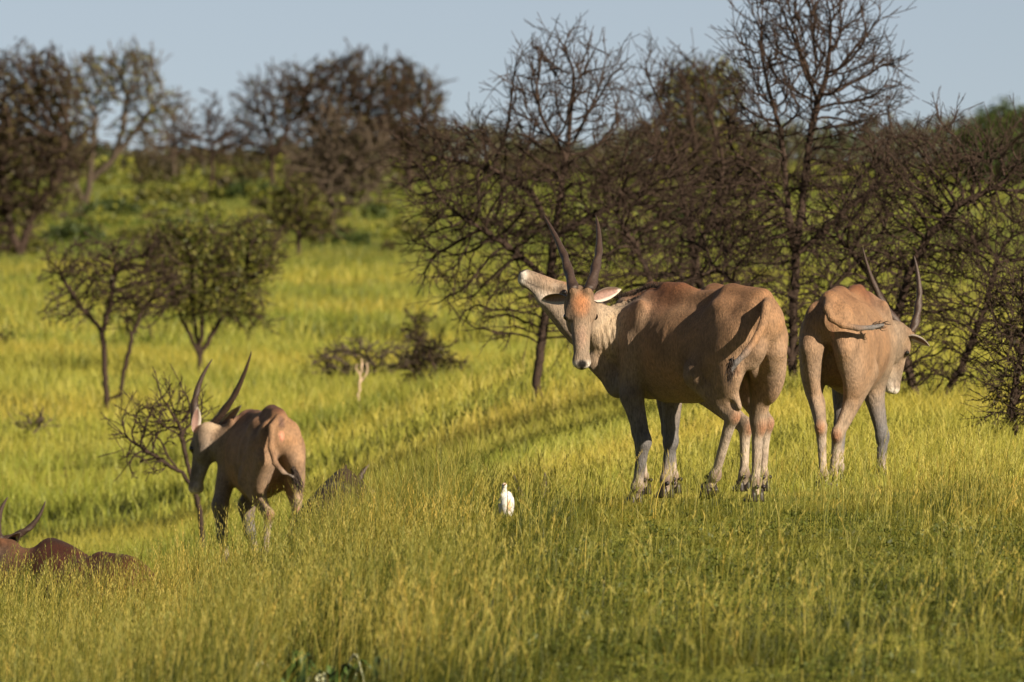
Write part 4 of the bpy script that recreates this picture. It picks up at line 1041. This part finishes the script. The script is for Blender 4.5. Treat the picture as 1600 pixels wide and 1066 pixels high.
tree('shrub', 'low olive shrub left of the pale dead stem', 'shrub', 146, (475, 628),
     [[(475, 615), (475, 600)]], [(475, 600, 45, 22), (505, 610, 30, 20)], 67, step=7, kill=8, natt=300, tip=1.5, rmax=3, leaf=(1500, 2.6, 8, LEAF_O), group='shrubs in the meadow')
tree('dead_sapling', 'pale dead stem standing right of the left eland', 'tree', 120, (560, 672),
     [[(559, 640), (561, 610), (563, 585), (566, 566)], [(562, 600), (572, 585), (574, 572)], [(563, 585), (556, 574)]], [(566, 568, 9, 9)], 68, step=6, kill=5, natt=14, tip=2.5, rmax=4.5, bark=BARKP, twig=None, jit=.1)
tree('shrub', 'small reddish bare shrub near the left edge of the meadow', 'shrub', 125, (52, 708),
     [[(52, 690), (50, 672)]], [(50, 668, 26, 22)], 69, step=6, kill=7, natt=120, tip=1.6, rmax=2.5, bark=BARKG, group='shrubs in the meadow')
tree('shrub', 'dark brown shrub touching the left edge of the picture', 'shrub', 170, (5, 602),
     [[(5, 590), (5, 575)]], [(5, 560, 38, 30), (20, 585, 25, 14)], 70, step=7, kill=8, natt=300, tip=1.8, rmax=3, leaf=(900, 2.8, 8, LEAF_B), group='shrubs in the meadow')

# ------------------------------------------------------------------ tall trees farther off
G = 'distant trees on the left skyline'
tree('bushveld_tree', 'big dark olive tree at the left edge', 'tree', 285, (15, 432),
     [[(30, 400), (50, 340), (60, 280)], [(30, 400), (10, 330), (0, 260)], [(50, 340), (90, 280), (100, 220)]],
     [(20, 160, 75, 75, 1.2), (70, 140, 55, 60, 1), (30, 260, 95, 80, 1), (0, 350, 60, 60, .8), (95, 220, 45, 60, .6)], 71, step=8, kill=9, natt=2600, tip=1.7, rmax=8, group=G, leaf=(7000, 3.4, 7, LEAF_B), twig=(3.0, .5, 1))
tree('bushveld_tree', 'forked open tree with bent grey trunks right of the dark olive tree', 'tree', 390, (132, 325),
     [[(132, 320), (140, 285), (180, 245), (192, 200), (198, 150)], [(140, 285), (145, 230), (150, 180)], [(180, 245), (215, 200), (245, 160)], [(132, 320), (112, 270), (105, 220)]],
     [(205, 115, 45, 42, 1.1), (235, 160, 45, 32, .8), (270, 152, 22, 12, .2), (150, 130, 45, 45, .9), (120, 190, 40, 50, .7), (215, 205, 45, 25, .4)], 72, step=7, kill=8, natt=1400, tip=1.5, rmax=5.5, group=G, bark=BARKG, leaf=(1500, 3.0, 5, LEAF_O), twig=(3.0, .5, 1))
tree('bushveld_tree', 'wide brown crowned tree at the centre left of the skyline', 'tree', 430, (530, 330),
     [[(528, 290), (525, 240), (530, 190)], [(525, 240), (490, 190), (470, 150)], [(525, 240), (570, 190)]],
     [(500, 150, 55, 55), (545, 125, 45, 42), (590, 150, 50, 50), (540, 200, 75, 45), (520, 260, 50, 55, .7)], 73, step=7, kill=8, natt=2000, tip=1.7, rmax=6, group=G, leaf=(3600, 3.0, 6, LEAF_B), twig=(3.0, .5, 1))
tree('bushveld_tree', 'small round brown tree between the open tree and the wide crown', 'tree', 440, (425, 290),
     [[(425, 250), (420, 210)], [(425, 250), (450, 200)]],
     [(405, 165, 35, 45), (440, 160, 40, 50), (420, 215, 50, 35)], 74, step=7, kill=8, natt=1000, tip=1.5, rmax=4.5, group=G, leaf=(1000, 2.8, 5, LEAF_B), twig=(3.0, .5, 1))
tree('bushveld_tree', 'rounded dark tree just left of the wide bare thorn tree', 'tree', 450, (640, 300),
     [[(640, 250), (638, 200)], [(640, 250), (660, 190)]],
     [(625, 130, 38, 38), (655, 165, 40, 50), (630, 210, 55, 40)], 75, step=7, kill=8, natt=1300, tip=1.7, rmax=5, group=G, leaf=(2600, 3.0, 6, LEAF_B), twig=(3.0, .5, 1))
tree('bushveld_tree', 'thin bare tree alone in the skyline gap on the left', 'tree', 460, (330, 290),
     [[(332, 250), (330, 215)]], [(330, 185, 20, 32), (350, 215, 35, 25), (300, 220, 35, 25)], 76, step=7, kill=8, natt=500, tip=1.8, rmax=3.5, group=G, twig=(3.0, .5, 1))
tree('bushveld_tree', 'faint grey bare tree beside the open forked tree', 'tree', 520, (272, 290),
     [[(272, 250), (272, 215)]], [(275, 200, 28, 35), (255, 230, 30, 25)], 77, step=7, kill=8, natt=400, tip=1.6, rmax=3, bark=BARKG, group=G, twig=(3.0, .5, 1))
tree('bushveld_tree', 'dusty purplish tree standing under the wide brown crown', 'tree', 330, (520, 378),
     [[(518, 330), (515, 280), (520, 230)], [(515, 280), (560, 240)]],
     [(520, 225, 35, 55), (570, 245, 40, 50), (490, 270, 40, 40), (540, 300, 55, 30, .6)], 78, step=7, kill=8, natt=1300, tip=1.7, rmax=5, bark=BARKG, group=G, leaf=(900, 2.8, 6, LEAF_B), twig=(3.0, .5, 1))
tree('green_tree', 'small dark green tree left of the purplish tree', 'tree', 290, (466, 405),
     [[(466, 370), (464, 340)]], [(462, 320, 35, 42), (490, 350, 30, 28), (440, 350, 22, 25, .6)], 79, step=7, kill=8, natt=700, tip=1.7, rmax=4, leaf=(2400, 2.8, 6, LEAF_O), group=G, twig=(3.0, .5, 1))
tree('green_tree', 'olive green tree rising behind the bare thorn trees', 'tree', 170, (1080, 480),
     [[(1082, 400), (1080, 300), (1085, 220)], [(1080, 300), (1120, 220)]],
     [(1075, 150, 50, 50), (1120, 140, 45, 45), (1090, 220, 80, 50), (1130, 260, 60, 50, .7)], 80, step=8, kill=9, natt=1500, tip=1.5, rmax=5, leaf=(6000, 3.2, 8, LEAF_O), twig=(3.0, .5, 1), group='green trees at the back')
tree('green_tree', 'large fresh green tree on the skyline at the right edge', 'tree', 480, (1560, 330),
     [[(1560, 280), (1560, 230)]], [(1575, 185, 28, 25), (1545, 205, 45, 30), (1600, 205, 45, 35), (1560, 250, 80, 40)], 81, step=8, kill=9, natt=800, tip=1.8, rmax=5, leaf=(9000, 3.4, 7, LEAF_G), twig=None, group='green trees at the back')

# low green bushes on the far slope
rs = np.random.RandomState(3)
spec = [(170, 345, 60, 22, 'G', 'bright green bush below the forked open tree'), (250, 330, 55, 30, 'O', 'dark green bush to the right of the forked trunks'),
        (330, 300, 45, 28, 'O', 'olive bush under the thin lone tree'), (400, 320, 50, 30, 'G', 'green bush left of the small dark green tree'),
        (590, 360, 40, 25, 'G', 'fresh green bush beside the purplish tree'), (545, 395, 60, 18, 'G', 'long low green bush at the far meadow edge'),
        (640, 385, 40, 28, 'O', 'dark bush behind the lower left thorn twigs'), (290, 375, 60, 22, 'G', 'pale green bush above the green acacia'),
        (110, 385, 55, 28, 'G', 'green bush above the brown two trunked acacia'), (40, 405, 45, 20, 'O', 'dark bush at the foot of the big olive tree'),
        (215, 385, 45, 20, 'O', 'olive bush between the two meadow acacias'), (385, 290, 40, 16, 'B', 'brown bush on the left skyline'), (1045, 365, 40, 25, 'G', 'green bush seen through the gap between the thorn trees'), (300, 265, 45, 14, 'B', 'brown low bush beside the faint grey tree')]
for i, (px, py, rx, ry, k, lab) in enumerate(spec):
    D = float(np.interp(py, [262, 290, 330, 380, 420], [640, 520, 400, 320, 270]))
    lm = dict(G=LEAF_G, O=LEAF_O, B=LEAF_B)[k]
    tree('bush', lab, 'bush', D, (px, py + ry * .9), [[(px, py + ry * .4)]], [(px, py, rx, ry), (px + rs.randint(-20, 20), py - ry * .6, rx * .5, ry * .6)], 100 + i, step=7, kill=8, natt=260, tip=1.2, rmax=3, leaf=(2200, 3.4, 6, lm), twig=None, group='bushes on the far slope')

# the wood along the horizon, one mass
def far_wood():
    rs = np.random.RandomState(8); Vs, Fs, Cs = [], [], []; o = 0
    for px in np.arange(-120, 1740, 9):
        for r in range(3):
            D = 620 + 160 * rs.rand() + 140 * r; x = (px - 800 + rs.uniform(-10, 10)) / FPX * D; z = gz(x, D); u = D / FPX
            top = np.interp(px, [-120, 60, 200, 380, 560, 760, 900, 1000, 1300, 1500, 1740], [150, 205, 232, 232, 205, 188, 225, 185, 190, 178, 185]) + rs.uniform(-10, 16)
            hgt = CAM_H - (top - 250) * u - z
            if hgt < .5: continue
            n = 60; c = np.array([x, D, z + hgt * .5]); v = rs.normal(0, 1, (n, 3)); v /= np.linalg.norm(v, axis=1)[:, None]; v *= rs.rand(n)[:, None] ** .4
            wd = 14 * u * rs.uniform(.7, 1.5)
            P = c + v * np.array([wd, wd, hgt * .52]); lv = leaves(P, 75, 4.4 * u, rs, .8 * u)
            Vs.append(lv[0]); Fs.append(lv[1] + o); Cs.append(lv[2]); o += len(lv[0])
    ob = mesh_obj('far_woodland', np.concatenate(Vs), np.concatenate(Fs), FARLEAF, smooth=False, col=np.concatenate(Cs)); ob['kind'] = 'stuff'; ob['label'] = 'dark brown green wood along the horizon'
FARLEAF = mat_blade('far_leaves', [(0, (.028, .024, .016)), (.5, (.055, .045, .026)), (1, (.085, .08, .03))], [(.35, (.8, .65, .6)), (.5, (1, 1, 1)), (.65, (.9, 1.35, 1.0))], .2, .02)
far_wood()

def far_scrub():
    rs = np.random.RandomState(18); out = {0: ([], [], []), 1: ([], [], [])}; off = [0, 0]
    for i in range(500):
        px = rs.uniform(-60, 1660); py = 262 + 140 * rs.rand() ** 1.5
        if px > 640 and py > 300 and rs.rand() < .75: continue
        D = float(np.interp(py, [262, 290, 330, 380, 420], [640, 520, 400, 320, 270])); x = (px - 800) / FPX * D; u = D / FPX; z = gz(x, D)
        hgt = rs.uniform(10, 38) * u * (1.3 if py < 300 else .8); wd = rs.uniform(14, 40) * u; k = int(rs.rand() < (.75 if py < 300 else .40)); n = int(60 + 160 * rs.rand())
        v = rs.normal(0, 1, (60, 3)); v /= np.linalg.norm(v, axis=1)[:, None]; v *= rs.rand(60)[:, None] ** .4
        lv = leaves(np.array([x, D, z + hgt * .4]) + v * np.array([wd, wd, hgt * .6]), n, 4.0 * u, rs, 3.0 * u)
        out[k][0].append(lv[0]); out[k][1].append(lv[1] + off[k]); out[k][2].append(lv[2]); off[k] += len(lv[0])
    for k, mt, lab in ((0, SCRUBG, 'low green scrub spread over the far slope'), (1, LEAF_B, 'low brown scrub spread over the far slope')):
        o = mesh_obj('scrub', np.concatenate(out[k][0]), np.concatenate(out[k][1]), mt, smooth=False, col=np.concatenate(out[k][2])); o['kind'] = 'stuff'; o['label'] = lab
SCRUBG = mat_blade('scrub_leaves', [(0, (.06, .08, .016)), (.5, (.14, .155, .025)), (1, (.24, .235, .035))], [(.3, (.7, .7, .7)), (.7, (1.2, 1.2, 1.1))], .3, .1)
far_scrub()

# broad leaved plant at the bottom of the picture
def broad_plant(name, px, py, D, n, L, label, mats, seed, spread=.1):
    rnd = random.Random(seed); b = at(px, py, D); g = gz(b.x, D); root = empty(name, (b.x, D, g))
    for i in range(n):
        a = rnd.uniform(0, 2 * math.pi); d = Vector((math.cos(a), math.sin(a), 0)); s_ = Vector((-d.y, d.x, 0)); ln = L * rnd.uniform(.6, 1.1); wd = ln * rnd.uniform(.28, .4)
        o = Vector((rnd.gauss(0, spread), rnd.gauss(0, spread), .0)); V = []; F = []; h0 = rnd.uniform(.06, .2)
        for k in range(8):
            t = k / 7; c = o + d * ln * t * .8 + Vector((0, 0, h0 * math.sin(t * 2.2) + .04)); w_ = wd * math.sin(math.pi * min(1, t + .08)) ** .7 + .003
            for j in range(5):
                q = j / 2 - 1; V.append(tuple(c + s_ * (q * w_ * .5) + Vector((0, 0, abs(q) * w_ * .3 + .01 * math.sin(9 * t + 3 * q)))))
        for k in range(7):
            for j in range(4): F.append((k * 5 + j, k * 5 + j + 1, k * 5 + 6 + j, k * 5 + 5 + j))
        mesh_obj('leaf', V, F, mats[i % len(mats)], root)
    tag(root, label, 'plant')
LG = mat_noise('broad_leaf_green', (.025, .05, .010), (.07, .11, .022), 12, .5, .3, .01)
LP = mat_noise('broad_leaf_pale', (.32, .34, .20), (.5, .5, .34), 12, .6, .3, .01)
LD = mat_noise('broad_leaf_dark', (.012, .026, .008), (.03, .055, .014), 12, .5, .3, .01)
broad_plant('broadleaf_plant', 505, 1050, 40.2, 34, .17, 'broad leaved dark green plant with pale leaves in the near grass', [LG, LD, LD, LG, LP], 4, .14)

if True:
    main_eland(); chin_up_eland(); right_eland(); left_eland(); lying_elands(); egret()
print('before grass', _t.time() - _t0)
build_grass()
print('total', _t.time() - _t0, 'faces', sum(len(o.data.polygons) for o in bpy.data.objects if o.type == 'MESH'))
